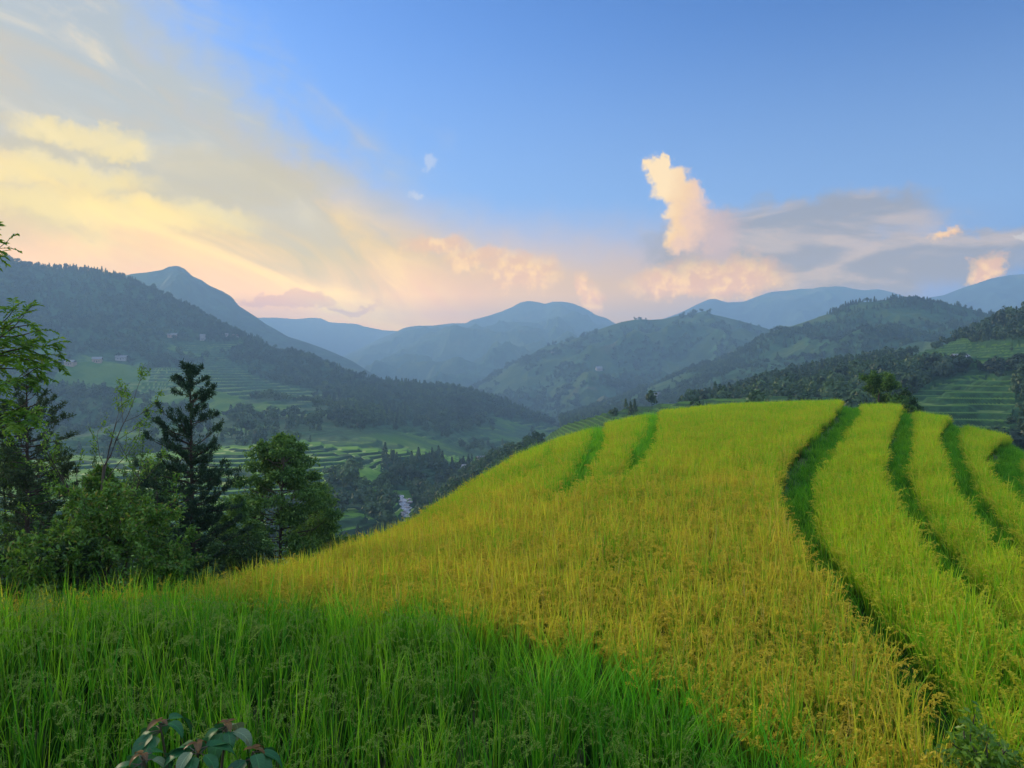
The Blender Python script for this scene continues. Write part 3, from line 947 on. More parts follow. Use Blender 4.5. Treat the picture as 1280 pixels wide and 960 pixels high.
S = Slope('mountain', [[(380, 560, 1600), (700, 560, 1600), (920, 560, 1600)], [(380, 500, 2500), (600, 485, 2400), (900, 500, 2500)], [(360, 470, 4300), (400, 455, 4300), (440, 440, 4300), (465, 428, 4300), (490, 417, 4300), (505, 410, 4300), (520, 407, 4300), (540, 407, 4300), (565, 404, 4300), (582, 404, 4300), (600, 398, 4300), (625, 390, 4300), (640, 384, 4300), (650, 378, 4300), (660, 376, 4300), (670, 377, 4300), (682, 380, 4300), (690, 377, 4300), (703, 377, 4300), (716, 379, 4300), (735, 387, 4300), (745, 394, 4300), (757, 397, 4300), (775, 408, 4300), (820, 425, 4300), (920, 470, 4300)]], 360, 920, 400, 160, .16, 300, .42, seed=6, back=.4)
S.wood = .6 + .9 * wood_noise(S, 120, 6); S.build(M_mid, 'hazy blue double topped mountain at the end of the valley')
S = Slope('mountain', [[(540, 590, 1050), (800, 560, 1000), (1100, 560, 1000)], [(540, 545, 1400), (700, 510, 1400), (800, 495, 1400), (1100, 500, 1400)], [(540, 512, 1950), (600, 480, 2000), (620, 468, 2000), (640, 456, 2000), (660, 447, 2000), (680, 436, 2000), (700, 429, 2000), (720, 423, 2000), (740, 415, 2000), (757, 409, 2000), (772, 404, 2000), (785, 401, 2000), (800, 399, 2000), (812, 400, 2000), (830, 399, 2000), (850, 394, 2000), (865, 393, 2000), (885, 392, 2000), (900, 395, 2000), (925, 401, 2000), (960, 411, 2000), (1000, 430, 2000), (1100, 470, 2000)]], 540, 1100, 460, 220, .18, 200, .42, seed=7, back=.4)
S.wood = .6 + 1.4 * wood_noise(S, 48, 6); S.build(M_mid, 'blue green middle hill patched with small fields, below the lilac range')
MIDHILL = S

# --- the long left hillside
S = Slope('hillside', [[(-300, 690, 420), (0, 640, 420), (200, 600, 430), (340, 562, 445), (430, 566, 440), (520, 578, 450), (580, 585, 500), (700, 572, 640), (780, 570, 700)],
                       [(-300, 560, 760), (0, 540, 760), (200, 515, 760), (340, 508, 740), (460, 520, 700), (560, 540, 700), (700, 560, 800), (780, 562, 850)],
                       [(-300, 440, 1250), (0, 450, 1200), (150, 448, 1150), (260, 450, 1100), (340, 466, 1050), (440, 490, 950), (560, 516, 880), (700, 548, 920), (780, 555, 950)],
                       [(-300, 300, 1650), (-100, 312, 1600), (0, 322, 1580), (20, 327, 1580), (32, 333, 1570), (45, 332, 1570), (62, 335, 1560), (105, 338, 1540), (125, 340, 1520), (145, 346, 1500), (160, 349, 1500), (175, 356, 1480), (195, 363, 1460), (212, 372, 1440), (230, 382, 1420), (250, 391, 1400), (270, 403, 1370), (288, 414, 1340), (310, 420, 1300), (330, 431, 1270), (345, 440, 1250), (362, 441, 1220), (380, 446, 1200), (400, 453, 1180), (420, 461, 1150), (440, 470, 1130), (475, 480, 1100), (512, 483, 1080), (550, 487, 1060), (587, 492, 1050), (605, 497, 1040), (630, 505, 1020), (660, 519, 1000), (690, 532, 980), (740, 545, 960), (780, 556, 955)]],
          -300, 780, 1000, 520, .06, 130, .16, seed=8, back=.3,
          terr=(3.2, lambda PX, z, x, y, tt: (sstep(.0, .12, fbm(x / 170, y / 170, 3, 91) + .02) * sstep(.98, .86, tt) * .95)))
fieldp = inpoly(S.px, S.py, [(90, 445), (300, 426), (350, 470), (430, 522), (330, 540), (180, 505), (60, 480)])
S.wood = np.where(fieldp, .36, .76) + 1.0 * wood_noise(S, 75, 6)
top = inpoly(S.px, S.py, [(-400, 200), (-400, 470), (0, 420), (120, 408), (190, 412), (250, 428), (295, 430), (320, 400), (300, 200)])
S.wood = np.where(top, 1.0 + .4 * wood_noise(S, 60), S.wood)
spur = inpoly(S.px, S.py, [(275, 445), (330, 425), (400, 445), (470, 478), (600, 485), (700, 520), (690, 535), (560, 510), (470, 505), (400, 492), (320, 472)])
S.wood = np.where(spur, .85 + .35 * wood_noise(S, 60), S.wood)
low_ = inpoly(S.px, S.py, [(-300, 560), (100, 520), (300, 520), (430, 520), (700, 545), (780, 580), (560, 590), (340, 562), (-300, 640)])
S.wood = np.where(low_, .70 + .5 * wood_noise(S, 70), S.wood)
S.build(M_near, 'long left hillside with a wooded ridge, fields and terraces below it')
LEFT = S

# --- valley terraces below
def vterr(PX, z, x, y, tt): return sstep(.25, .1, fbm(x / 60, y / 60, 3, 17) - .12) * sstep(.0, .04, tt)
S = Slope('valley_terraces', [[(-300, 800, 190), (200, 780, 200), (330, 745, 210), (420, 715, 225), (480, 695, 240), (540, 680, 250), (600, 660, 270), (680, 640, 280)],
                              [(-300, 700, 250), (200, 680, 260), (330, 660, 270), (400, 648, 275), (450, 636, 290), (480, 648, 285), (520, 654, 290), (600, 630, 330), (680, 620, 340)],
                              [(-300, 640, 330), (200, 618, 335), (330, 606, 335), (400, 600, 340), (460, 604, 345), (500, 618, 350), (540, 622, 360), (600, 600, 400), (680, 592, 440)],
                              [(-300, 592, 430), (200, 572, 430), (300, 560, 430), (360, 556, 430), (430, 560, 430), (480, 565, 430), (540, 573, 440), (570, 580, 455), (620, 583, 520), (680, 580, 560)]],
          -300, 680, 900, 560, .05, 40, .05, seed=12, back=.1, crest_amp=0., terr=(1.35, vterr, 2.5, 22))
S.wood = .10 + 1.1 * np.maximum(0, wood_noise(S, 38, 6) - .05)
for poly in ([(480, 572), (545, 570), (575, 590), (540, 605), (478, 603)], [(405, 598), (440, 600), (450, 612), (560, 640), (520, 680), (470, 650), (430, 628)], [(470, 610), (600, 575), (700, 560), (700, 700), (480, 720), (505, 655)], [(380, 630), (405, 622), (440, 632), (400, 660), (340, 690), (330, 640)], [(430, 668), (470, 660), (560, 640), (560, 740), (430, 740)]):
    k = inpoly(S.px, S.py, poly)
    S.wood = np.where(k, .9 + .4 * wood_noise(S, 14), S.wood)
S.wood = np.where(inpoly(S.px, S.py, [(488, 613), (512, 613), (520, 640), (530, 690), (500, 690), (490, 650)]), .3, S.wood)
S.build(M_terr, 'stepped paddies on the valley floor, pale bunds lining each step')
VAL = S

# --- wooded slope dropping from our own hill to the stream
S = Slope('hillside', [[(430, 790, 110), (500, 720, 120), (560, 670, 130), (640, 610, 150), (720, 570, 150), (820, 540, 150), (900, 530, 150), (1050, 530, 150)],
                       [(430, 760, 170), (500, 675, 220), (560, 628, 240), (640, 585, 240), (700, 555, 220), (760, 532, 200), (830, 514, 190), (900, 506, 185), (1050, 506, 185)],
                       [(430, 740, 230), (500, 652, 320), (535, 622, 350), (570, 600, 360), (610, 578, 340), (650, 562, 310), (680, 548, 280), (705, 531, 250), (730, 522, 240), (760, 514, 230), (800, 508, 225), (850, 501, 225), (900, 497, 225), (960, 496, 225), (1050, 498, 225)]],
          430, 1050, 520, 260, .03, 25, .0, seed=13, back=.5, terr=(.8, lambda PX, z, x, y, tt: sstep(640, 690, PX) * .95))
S.wood = .12 + .3 * wood_noise(S, 20)
S.wood = np.where(S.px < 672 + 14 * wood_noise(S, 10), 1.0, S.wood)
k = inpoly(S.px, S.py, [(752, 506), (775, 506), (815, 503), (825, 508), (800, 518), (760, 522)])
S.wood = np.where(k, .68, S.wood)
S.wood = np.where(inpoly(S.px, S.py, [(488, 613), (512, 613), (520, 640), (530, 690), (500, 690), (490, 650)]), .3, S.wood)
S.build(M_strip, 'wooded slope and small terraces falling away behind the rice crown')
OURS = S

# --- right: the dark wooded hill and the terraced slope in front of it
S = Slope('hillside', [[(700, 560, 560), (900, 540, 560), (1100, 540, 560), (1500, 560, 560)],
                       [(700, 530, 800), (850, 500, 850), (1000, 480, 850), (1150, 470, 850), (1300, 470, 850), (1500, 480, 850)],
                       [(700, 522, 1100), (760, 505, 1150), (800, 488, 1180), (840, 473, 1200), (862, 462, 1210), (880, 455, 1220), (900, 447, 1230), (920, 438, 1240), (940, 428, 1250), (962, 415, 1260), (985, 409, 1270), (1010, 401, 1280), (1030, 394, 1290), (1045, 390, 1290), (1062, 382, 1290), (1075, 378, 1290), (1100, 377, 1290), (1125, 374, 1290), (1145, 374, 1290), (1165, 378, 1290), (1185, 380, 1290), (1205, 384, 1290), (1230, 391, 1280), (1255, 397, 1270), (1300, 404, 1250), (1400, 420, 1200), (1500, 440, 1200)]],
          700, 1500, 700, 300, .13, 110, .30, seed=14, back=.3)
S.wood = .72 + .8 * wood_noise(S, 75)
S.build(M_mid, 'dark wooded hill with a flat top right of the valley')
DARK = S
def rterr(PX, z, x, y, tt):
    py = HZ - F * z / np.maximum(y, 1)
    a = inpoly(PX, py, [(1118, 458), (1150, 440), (1200, 430), (1290, 424), (1500, 420), (1500, 446), (1290, 450), (1210, 462)])
    b = inpoly(PX, py, [(1085, 570), (1100, 515), (1148, 490), (1165, 478), (1225, 467), (1262, 470), (1270, 500), (1260, 540), (1300, 570)])
    return (a | b) * 1.
S = Slope('hillside', [[(800, 570, 150), (1000, 560, 150), (1100, 560, 150), (1200, 590, 150), (1280, 615, 150), (1500, 680, 150)],
                       [(800, 530, 260), (1000, 515, 270), (1100, 515, 270), (1180, 530, 240), (1280, 545, 230), (1500, 560, 230)],
                       [(800, 515, 350), (900, 500, 360), (1000, 488, 360), (1100, 478, 350), (1180, 478, 340), (1280, 472, 330), (1500, 470, 330)],
                       [(860, 520, 480), (900, 506, 500), (930, 490, 520), (960, 478, 530), (1000, 469, 540), (1040, 461, 550), (1090, 453, 550), (1120, 449, 550), (1150, 441, 560), (1175, 434, 560), (1190, 429, 560), (1220, 418, 560), (1240, 408, 560), (1262, 398, 560), (1280, 391, 560), (1310, 384, 560), (1400, 372, 560), (1500, 370, 560)]],
          860, 1500, 760, 440, .05, 60, .06, seed=15, back=.3, terr=(1.7, rterr, 3.4, 22))
S.wood = np.where(S.tmask > .5, .05 + .3 * wood_noise(S, 30), 1.05)
S.build(M_strip, 'nearer right slope with dark woods above and between its terraces')
RIGHT = S


# ------------------------------------------------------------------ woods
def lump_tree(nm, g, mat, kind, n=150):
    """a whole tree one unit tall: crown of leaf tufts round a short trunk"""
    mb = MB()
    if kind == 'cone':
        h = g.uniform(.12, 1, n) ; rad = (1.02 - h) * .30 * np.sqrt(g.uniform(.25, 1, n)) + .01
        a = g.uniform(0, 2 * PI, n)
        c = np.stack([rad * np.cos(a), rad * np.sin(a), h], 1); nr = unit(np.stack([np.cos(a), np.sin(a), np.full(n, .5)], 1))
        sz = .075
    else:
        k = g.integers(4, 8)
        cc = np.stack([g.normal(0, .17, k), g.normal(0, .17, k), g.uniform(.42, .82, k)], 1); cr = g.uniform(.16, .30, k)
        i = g.integers(0, k, n); d = unit(g.normal(0, 1, (n, 3)) + np.array([0, 0, .35]))
        c = cc[i] + d * (cr[i] * g.uniform(.7, 1.05, n))[:, None]; nr = d; sz = .085
    nr = unit(nr + g.normal(0, .45, (n, 3)))
    u = unit(np.cross(nr, g.normal(0, 1, (n, 3)))); v = np.cross(nr, u)
    su = (sz * g.uniform(.6, 1.5, n))[:, None]; sv = (sz * g.uniform(.5, 1.1, n))[:, None]
    q = np.stack([c - u * su, c + v * sv * .8 - u * su * .2, c + u * su + nr * .02, c - v * sv], 1)
    mb.add(q.reshape(-1, 3), np.arange(n * 4).reshape(-1, 4), rnd=np.repeat(g.uniform(0, 1, n), 4))
    w = .016
    b = np.array([[-w, -w, -.1], [w, -w, -.1], [w, w, -.1], [-w, w, -.1], [-w * .4, -w * .4, .7], [w * .4, -w * .4, .7], [w * .4, w * .4, .7], [-w * .4, w * .4, .7]])
    mb.add(b, [[0, 1, 5, 4], [1, 2, 6, 5], [2, 3, 7, 6], [3, 0, 4, 7]], rnd=0)
    return mb.data(nm, mat)


M_wood = mat_forest('woodland', (.016, .040, .020), (.034, .078, .028), (.075, .14, .036))
P_wood = proto_set('woodland', [lump_tree('woodland', g, M_wood, 'round', 170) for _ in range(5)] + [lump_tree('woodland', g, M_wood, 'cone', 150) for _ in range(3)])


def plant_wood(name, S, dens, w, hmin, hmax, label, cat='woodland', kinds=8, cap=60000, seed=1):
    gg = np.random.default_rng(seed)
    n = dens if dens < 1 else int(dens)
    P = S.sample(n, w, gg)
    if len(P) > cap: P = P[gg.choice(len(P), cap, replace=False)]
    m = len(P)
    rot = np.stack([gg.normal(0, .05, m), gg.normal(0, .05, m), gg.uniform(0, 6.28, m)], 1)
    P[:, 2] -= .3
    cl = fbm(P[:, 0] / 25, P[:, 1] / 25, 3, seed + 5)
    sz = (hmin + (hmax - hmin) * gg.uniform(0, 1, m) ** 1.6) * (1 + .25 * cl)
    pick = np.where(fbm(P[:, 0] / 60, P[:, 1] / 60, 2, seed + 7) + gg.normal(0, .2, m) > .18, gg.integers(5, 8, m), gg.integers(0, 5, m))
    return scatter(name, P, rot, sz, pick, np.clip(.5 + .5 * cl + gg.normal(0, .25, m), 0, 1), P_wood, label, cat)


plant_wood('woodland', RIGHT, .05, sstep(.5, .9, RIGHT.wood) * (RIGHT.tt < .999), 3.5, 9, 'dark wood covering the nearer right slope around its terraces', seed=1)
plant_wood('woodland', RIGHT, .0012, (RIGHT.wood < .5) * (RIGHT.tt < .99) * 1., 2, 5, 'scattered small bushes along the bunds of the right hand terraces', seed=11)
plant_wood('woodland', DARK, .03, sstep(.45, .8, DARK.wood) * (DARK.tt > .15) * 1., 4, 9, 'woods mantling the dark flat topped hill', seed=2)
plant_wood('woodland', LEFT, .018, sstep(.55, .9, LEFT.wood) * 1., 5, 12, 'woods along the ridge and spurs of the long left hillside', seed=3)
plant_wood('woodland', OURS, .10, sstep(.6, .95, OURS.wood) * (OURS.tt < .999), 2.4, 5.5, 'dark trees clustered on the slope just behind the rice crown', seed=4)
plant_wood('woodland', VAL, .06, sstep(.6, .95, VAL.wood) * (VAL.tt < .999), 3.5, 9, 'dark copses between the stepped paddies on the valley floor', seed=5)
plant_wood('woodland', MIDHILL, .008, sstep(.55, .85, MIDHILL.wood) * (MIDHILL.tt > .2), 7, 14, 'woods patched over the blue green middle hill', seed=6)


# ------------------------------------------------------------------ haze: one closed box of even air
def build_haze():
    x0, x1, y0, y1, z0, z1 = -5990, 5990, -5990, 6100, -226, 495
    V = [(x, y, z) for z in (z0, z1) for y in (y0, y1) for x in (x0, x1)]
    Q = [(0, 2, 3, 1), (4, 5, 7, 6), (0, 1, 5, 4), (2, 6, 7, 3), (0, 4, 6, 2), (1, 3, 7, 5)]
    m, t = new_mat('haze')
    v = t.node('ShaderNodeVolumePrincipled')
    v.inputs['Color'].default_value = (.36, .62, .93, 1)
    v.inputs['Density'].default_value = HAZE_DENSITY
    v.inputs['Anisotropy'].default_value = .15
    t.l.new(v.outputs[0], t.out.inputs['Volume'])
    o = obj('haze', mesh_data('haze', V, np.array(Q), m))
    tag(o, 'thin blue evening haze filling the whole valley', 'haze', kind='stuff')


if HAZE_DENSITY > 0: build_haze()
cy = scene.cycles
cy.use_denoising = True
cy.volume_bounces = 0
cy.max_bounces = 6; cy.diffuse_bounces = 3; cy.glossy_bounces = 2; cy.transmission_bounces = 4; cy.transparent_max_bounces = 8
cy.use_fast_gi = False
cy.caustics_reflective = False; cy.caustics_refractive = False


# ------------------------------------------------------------------ trees and shrubs near the field
def tube(mb, pts, rad, sides=6, **at):
    pts = np.asarray(pts, float); rad = np.asarray(rad, float); n = len(pts)
    d = np.gradient(pts, axis=0); d = unit(d)
    ref = np.where(np.abs(d[:, 2:3]) < .9, np.array([[0, 0, 1.]]), np.array([[1., 0, 0]]))
    u = unit(np.cross(d, ref)); v = np.cross(d, u)
    a = np.linspace(0, 2 * PI, sides + 1)[:-1]
    R = pts[:, None] + rad[:, None, None] * (np.cos(a)[None, :, None] * u[:, None] + np.sin(a)[None, :, None] * v[:, None])
    idx = np.arange(n * sides).reshape(n, sides); nx = np.roll(idx, -1, 1)
    mb.add(R.reshape(-1, 3), np.stack([idx[:-1], nx[:-1], nx[1:], idx[1:]], -1).reshape(-1, 4), **at)


def limb(g, p, d, L, n=6, wob=.18, up=.0):
    pts = [np.array(p, float)]; d = unit(np.array(d, float))
    for i in range(n):
        d = unit(d + g.normal(0, wob, 3) + np.array([0, 0, up]))
        pts.append(pts[-1] + d * L / n)
    return np.array(pts)


def along(P, f):
    t = f * (len(P) - 1); i = np.minimum(t.astype(int), len(P) - 2); u = (t - i)[:, None]
    return P[i] * (1 - u) + P[i + 1] * u, unit(P[i + 1] - P[i])


def grow(g, p, d, L, r, spec, lvl=0, out=None):
    """spec[lvl] = (children, angle, length ratio, wobble, upward pull, first fraction)"""
    if out is None: out = []
    nc, ang, ratio, wob, up, first = spec[lvl]
    P = limb(g, p, d, L, 7 if lvl == 0 else 5, wob, up)
    out.append((lvl, P, np.linspace(r, r * .35, len(P))))
    if lvl + 1 < len(spec):
        fs = np.sort(g.uniform(first, 1, nc)); fs[-1] = 1 if nc else 0
        az = g.uniform(0, 6.28)
        for f in fs:
            q, dd = along(P, np.array([f * .999])); q = q[0]; dd = dd[0]
            az += 2.4 + g.normal(0, .3)
            ref = np.array([1., 0, 0]) if abs(dd[2]) > .7 else np.array([0, 0, 1.])
            u = unit(np.cross(dd, ref)); v = np.cross(dd, u)
            a = ang * g.uniform(.7, 1.25)
            nd = dd * math.cos(a) + (u * math.cos(az) + v * math.sin(az)) * math.sin(a)
            grow(g, q, nd, L * ratio * g.uniform(.75, 1.2) * (1.15 - .5 * f), r * (1 - .65 * f) * .62, spec, lvl + 1, out)
    return out


def leaf_quads(mb, g, C, D, length, width, flop=.35):
    """bent leaf of two quads lying along D, hung from C"""
    n = len(C)
    D = unit(D); up = unit(np.array([0, 0, 1.]) + g.normal(0, .55, (n, 3)))
    s = unit(np.cross(D, up)); nr = np.cross(s, D)
    l = (length * g.uniform(.65, 1.25, n))[:, None]; w = (width * g.uniform(.7, 1.25, n))[:, None]
    b = C; m = C + D * l * .5 + nr * l * .06; t = C + D * l - nr * l * flop * g.uniform(0, 1, (n, 1))
    V = np.stack([b, m + s * w / 2, t, m - s * w / 2], 1)
    mb.add(V.reshape(-1, 3), None, (np.arange(n)[:, None, None] * 4 + np.array([[0, 1, 2], [0, 2, 3]])[None]).reshape(-1, 3), rnd=np.repeat(g.uniform(0, 1, n), 4))


def pinnate(mb, g, C, D, L, pairs, ll, lw):
    """feathered leaves: leaflets in pairs along a drooping stalk"""
    for c, d in zip(C, D):
        P = limb(g, c, d, L * g.uniform(.7, 1.2), 5, .06, -.16)
        f = np.repeat(np.linspace(.25, 1, pairs), 2); q, dd = along(P, f * .999)
        sd = unit(np.cross(dd, np.array([0, 0, 1.])))
        sg = np.tile([1, -1], pairs)[:, None]
        leaf_quads(mb, g, q, unit(sd * sg + dd * .55 + g.normal(0, .12, sd.shape)), ll, lw, .3)
        tube(mb, P, np.full(len(P), .003), 3, rnd=.5)


def down_to(x, y):
    return float(min(soil(np.array([x]), np.array([y]))[0], 1e9))


BARK = mat_bark('bark', (.035, .028, .02), (.075, .062, .045))
BARK_P = mat_bark('pale_bark', (.07, .07, .055), (.14, .135, .11))


def finish_tree(name, root_loc, label, cat, trunk, crown, tm, cm, group=None):
    r = empty(name, root_loc, label, cat, group)
    if trunk is not None: obj('trunk', trunk.data('trunk', tm, True), r)
    if crown is not None: obj('crown', crown.data('crown', cm), r)
    return r


def place(px, r, sink=.15):
    x, y = polar(px, r); x = float(x); y = float(y)
    return x, y, down_to(x, y) - sink


# --- the dark conifer and other trees built in tiers
def conifer(px, r, top_py, wide, d0, label, seed, mat, dens=1.0, low=.0, cat='conifer', name='conifer', open_top=1.6, power=.6, ll=.085, lw=.022, spread=1.0, rise=.10):
    """wide = crown radius reached d0 metres below the tip; branches are few in the top `open_top` metres"""
    g = np.random.default_rng(seed)
    x, y, z0 = place(px, r); H = float(zat(px, top_py, r)) - z0
    tr = MB(); cr = MB()
    T = limb(g, (0, 0, 0), (0, 0, 1), H, 12, .012, .05); T[:, 2] = np.linspace(0, H, len(T))
    tube(tr, T, np.linspace(.010 * H + .02, .010, len(T)), 8)
    hh = low + .1
    while hh < H * .995:
        dz = H - hh; f = hh / H
        prof = wide * min(1.12, dz / d0) ** power * (.82 + .18 * math.sin(5 * dz + seed)) + .05
        top = dz < open_top
        for j in range(int(g.integers(2, 5) if top else g.integers(4, 7))):
            a = g.uniform(0, 6.28); L = prof * (g.uniform(.45, 1.2) if top else g.uniform(.5, 1.2))
            q, _ = along(T, np.array([f])); q = q[0] + np.array([0, 0, g.normal(0, .04)])
            B = limb(g, q, (math.cos(a), math.sin(a), .25 if top else .0), L, 6, .12, rise)
            tube(tr, B, np.linspace(.006 + .012 * L, .003, len(B)), 4)
            nt = max(2, int(L * 9))
            fs = np.append(g.uniform(.2, 1, nt), [.97, 1]); Q, DD = along(B, fs * .999)
            for q2, d2, f2 in zip(Q, DD, fs):
                sd = np.cross(d2, [0, 0, 1.]) * g.choice([-1, 1])
                tw = limb(g, q2, d2 * .9 + sd * g.uniform(.2, 1) * spread + np.array([0, 0, .2]), (.10 + .20 * L * (1.15 - f2)) * g.uniform(.6, 1.3), 4, .12, .09)
                m = int(24 * dens)
                qq, dq = along(tw, g.uniform(.05, 1, m) * .999)
                leaf_quads(cr, g, qq + g.normal(0, ll * .22, qq.shape), unit(dq * .7 + g.normal(0, .75, (m, 3))), ll, lw, .1)
        hh += (.11 if top else .13) * g.uniform(.7, 1.3) * (1 + .04 * dz)
    return finish_tree(name, (x, y, z0), label, cat, tr, cr, BARK, mat)


M_con = mat_leaf('conifer_needles', (.018, .044, .024), (.040, .086, .036), 1.5, .18, .015)
M_fluff = mat_leaf('grey_green_leaves', (.026, .052, .022), (.06, .10, .036), 1.2, .25, .015)
M_bright = mat_leaf('bright_leaves', (.05, .15, .012), (.15, .28, .02), 2.0, .45, .02)
M_bush = mat_leaf('bush_leaves', (.040, .115, .014), (.11, .23, .022), 2.0, .38, .02, .4, (.16, .17, .03))
M_round = mat_leaf('round_tree_leaves', (.042, .115, .024), (.12, .23, .036), 1.2, .36, .02)
M_pale = mat_leaf('pale_leaves', (.045, .105, .03), (.09, .17, .045), 1.2, .3, .02)
M_dark = mat_leaf('dark_leaves', (.020, .052, .016), (.05, .11, .026), 1.6, .26, .015)

conifer(243, 19.5, 455, 1.05, 1.9, 'tall dark conifer with a spiky open top, standing alone above the left bushes', 5, M_con, 1.3, 1.0, power=.8, open_top=1.9)
conifer(33, 17.5, 472, .78, 1.3, 'feathery grey green tree with a bare dark trunk near the left edge', 9, M_fluff, 1.0, 2.2, cat='tree', name='feathery_tree', open_top=.6, ll=.07, lw=.02)


def clump_tree(name, px, r, top_py, width, label, seed, mat, ncl, nleaf, ll, lw, zlo=.3, peak=.45, cat='tree', flat=.5, sink=.15, rr=.2):
    """crown of leafy pads carried on limbs; widest at `peak` of the crown height"""
    g = np.random.default_rng(seed)
    x, y, z0 = place(px, r, sink); H = float(zat(px, top_py, r)) - z0
    tr = MB(); cr = MB()
    T = limb(g, (0, 0, 0), (0, 0, 1), H * .93, 9, .04, .05); T[:, 2] = np.linspace(0, H * .93, len(T))
    tube(tr, T, np.linspace(.012 * H + .02, .012, len(T)), 8)
    per = nleaf // ncl
    for i in range(ncl):
        u = 1.0 if i == 0 else (i - g.uniform(0, 1)) / ncl
        prof = (u / peak) ** .6 if u < peak else max(0., 1 - ((u - peak) / (1 - peak)) ** 1.5)
        R = width * (.18 + .82 * prof); a = g.uniform(0, 6.28)
        rad = R * math.sqrt(g.uniform(.1, 1)) if i else 0
        cl = width * rr * g.uniform(.65, 1.3) * (.6 + .5 * prof)
        c = np.array([rad * math.cos(a), rad * math.sin(a), H * (zlo + (1 - zlo) * u) - cl * flat * .8])
        f = np.clip((c[2] - .35 * rad) / (H * .93), .05, .98)
        q, _ = along(T, np.array([f])); q = q[0]
        k = np.linspace(0, 1, 6)[:, None]
        P = q * (1 - k) + c * k + np.array([0, 0, .12 * rad]) * np.sin(PI * k) * -1 + g.normal(0, .03, (6, 3)) * np.sin(PI * k)
        tube(tr, P, np.linspace(.008 + .012 * rad, .004, 6), 5)
        d = unit(g.normal(0, 1, (per, 3)) + np.array([0, 0, .25]))
        rd = cl * g.uniform(.1, 1, per) ** .5 * (1 + .45 * np.abs(g.normal(0, 1, per)) * (g.uniform(0, 1, per) < .4))
        C = c + d * rd[:, None] * np.array([1, 1, flat])
        leaf_quads(cr, g, C, unit(d * .6 + g.normal(0, .6, (per, 3)) + np.array([0, 0, -.25])), ll, lw, .4)
        # a few bare shoots sticking out
        for _ in range(2):
            e = unit(g.normal(0, 1, 3) + np.array([0, 0, .8])); B = limb(g, c, e, cl * g.uniform(.8, 1.35), 4, .15, .05)
            tube(tr, B, np.linspace(.005, .002, len(B)), 3)
            Q, D = along(B, g.uniform(.4, 1, 10) * .999); leaf_quads(cr, g, Q, unit(D + g.normal(0, .6, Q.shape)), ll, lw, .4)
    return finish_tree(name, (x, y, z0), label, cat, tr, cr, BARK, mat)


def broad_tree(name, px, r, top_py, label, seed, spec, mat, lsize, nleaf, lean=(0, 0), trunk_f=.35, r0=.07, cat='tree', bark=BARK, leaf_lvl=2, sink=.15, kind='broad', width=None, group=None):
    g = np.random.default_rng(seed)
    x, y, z0 = place(px, r, sink); H = float(zat(px, top_py, r)) - z0
    br = grow(g, (0, 0, 0), (lean[0], lean[1], 1), H * trunk_f, r0, spec)
    allp = np.concatenate([b[1] for b in br])
    s = H / max(allp[:, 2].max() + .05, .1)
    sx = s if width is None else width / max(np.percentile(np.abs(allp[:, :2]), 98), .05)
    sc = np.array([sx, sx, s])
    tr = MB(); cr = MB()
    tw = []
    for lvl, P, rad in br:
        P = P * sc
        tube(tr, P, np.maximum(rad, .004), 7 if lvl == 0 else 5 if lvl == 1 else 4)
        if lvl >= leaf_lvl: tw.append(P)
    per = max(1, nleaf // max(len(tw), 1))
    for P in tw:
        q, d = along(P, g.uniform(.15, 1, per) * .999)
        q = q + g.normal(0, lsize * .5, q.shape)
        if kind == 'broad':
            leaf_quads(cr, g, q, unit(d * .5 + g.normal(0, .7, q.shape) + np.array([0, 0, -.1])), lsize, lsize * .5)
        else:
            pinnate(cr, g, q, unit(d + g.normal(0, .5, q.shape)), lsize * 3.4, 7, lsize, lsize * .36)
    return finish_tree(name, (x, y, z0), label, cat, tr, cr, bark, mat, group)


broad_tree('bare_branched_tree', 106, 15.5, 452, 'thin open tree with forked bare branches and small leaf tufts left of the conifer', 21,
           [(5, .55, .66, .05, .06, .4), (4, .65, .62, .10, .05, .4), (3, .7, .55, .13, .05, .4), (2, .7, .5, .15, .05, .5)], M_bright, .055, 2000, (.03, 0), .5, .06, leaf_lvl=3, width=1.3)
clump_tree('leafy_tree', 350, 24, 546, 2.15, 'layered leafy tree with a pointed top at the field corner right of the conifer', 33, M_round, 150, 46000, .11, .055, .12, .5, flat=.42, rr=.17)
clump_tree('leafy_tree', 398, 28, 606, 1.25, 'lower leafy tree against the right side of the layered leafy tree', 35, M_round, 60, 22000, .12, .06, .1, .45)
clump_tree('leafy_tree', 300, 21, 622, 1.1, 'shaded leafy tree between the conifer and the layered leafy tree', 36, M_round, 60, 22000, .095, .05, .1, .45)
clump_tree('leafy_tree', 196, 26, 580, 1.7, 'leafy tree behind the lower branches of the conifer, on its left', 37, M_round, 80, 30000, .12, .06, .1, .5)
clump_tree('leafy_tree', 128, 19, 585, 1.3, 'yellow green tree behind the broad bush, below the thin open tree', 38, M_bush, 70, 26000, .09, .045, .1, .5)
clump_tree('leafy_tree', 12, 20, 560, 1.4, 'mid green tree behind the feathery tree at the left edge', 39, M_bush, 70, 26000, .09, .045, .1, .5)
broad_tree('leafy_bush', 150, 12.6, 597, 'broad mid green leafy bush in the middle of the left thicket', 41,
           [(8, .8, .9, .1, .0, .1), (6, .7, .7, .15, .0, .2), (5, .7, .6, .15, .0, .2), (3, .7, .5, .15, .0, .2)], M_bush, .075, 17000, (0, 0), .45, .04, leaf_lvl=2, width=1.25, cat='bush', kind='broad')
broad_tree('leafy_bush', 222, 12.3, 660, 'low green bush at the right end of the left thicket under the conifer', 43,
           [(8, .8, .9, .1, .0, .1), (6, .7, .7, .15, .0, .2), (4, .7, .6, .15, .0, .2)], M_bush, .07, 7000, (0, 0), .45, .03, leaf_lvl=1, width=.55, cat='bush')
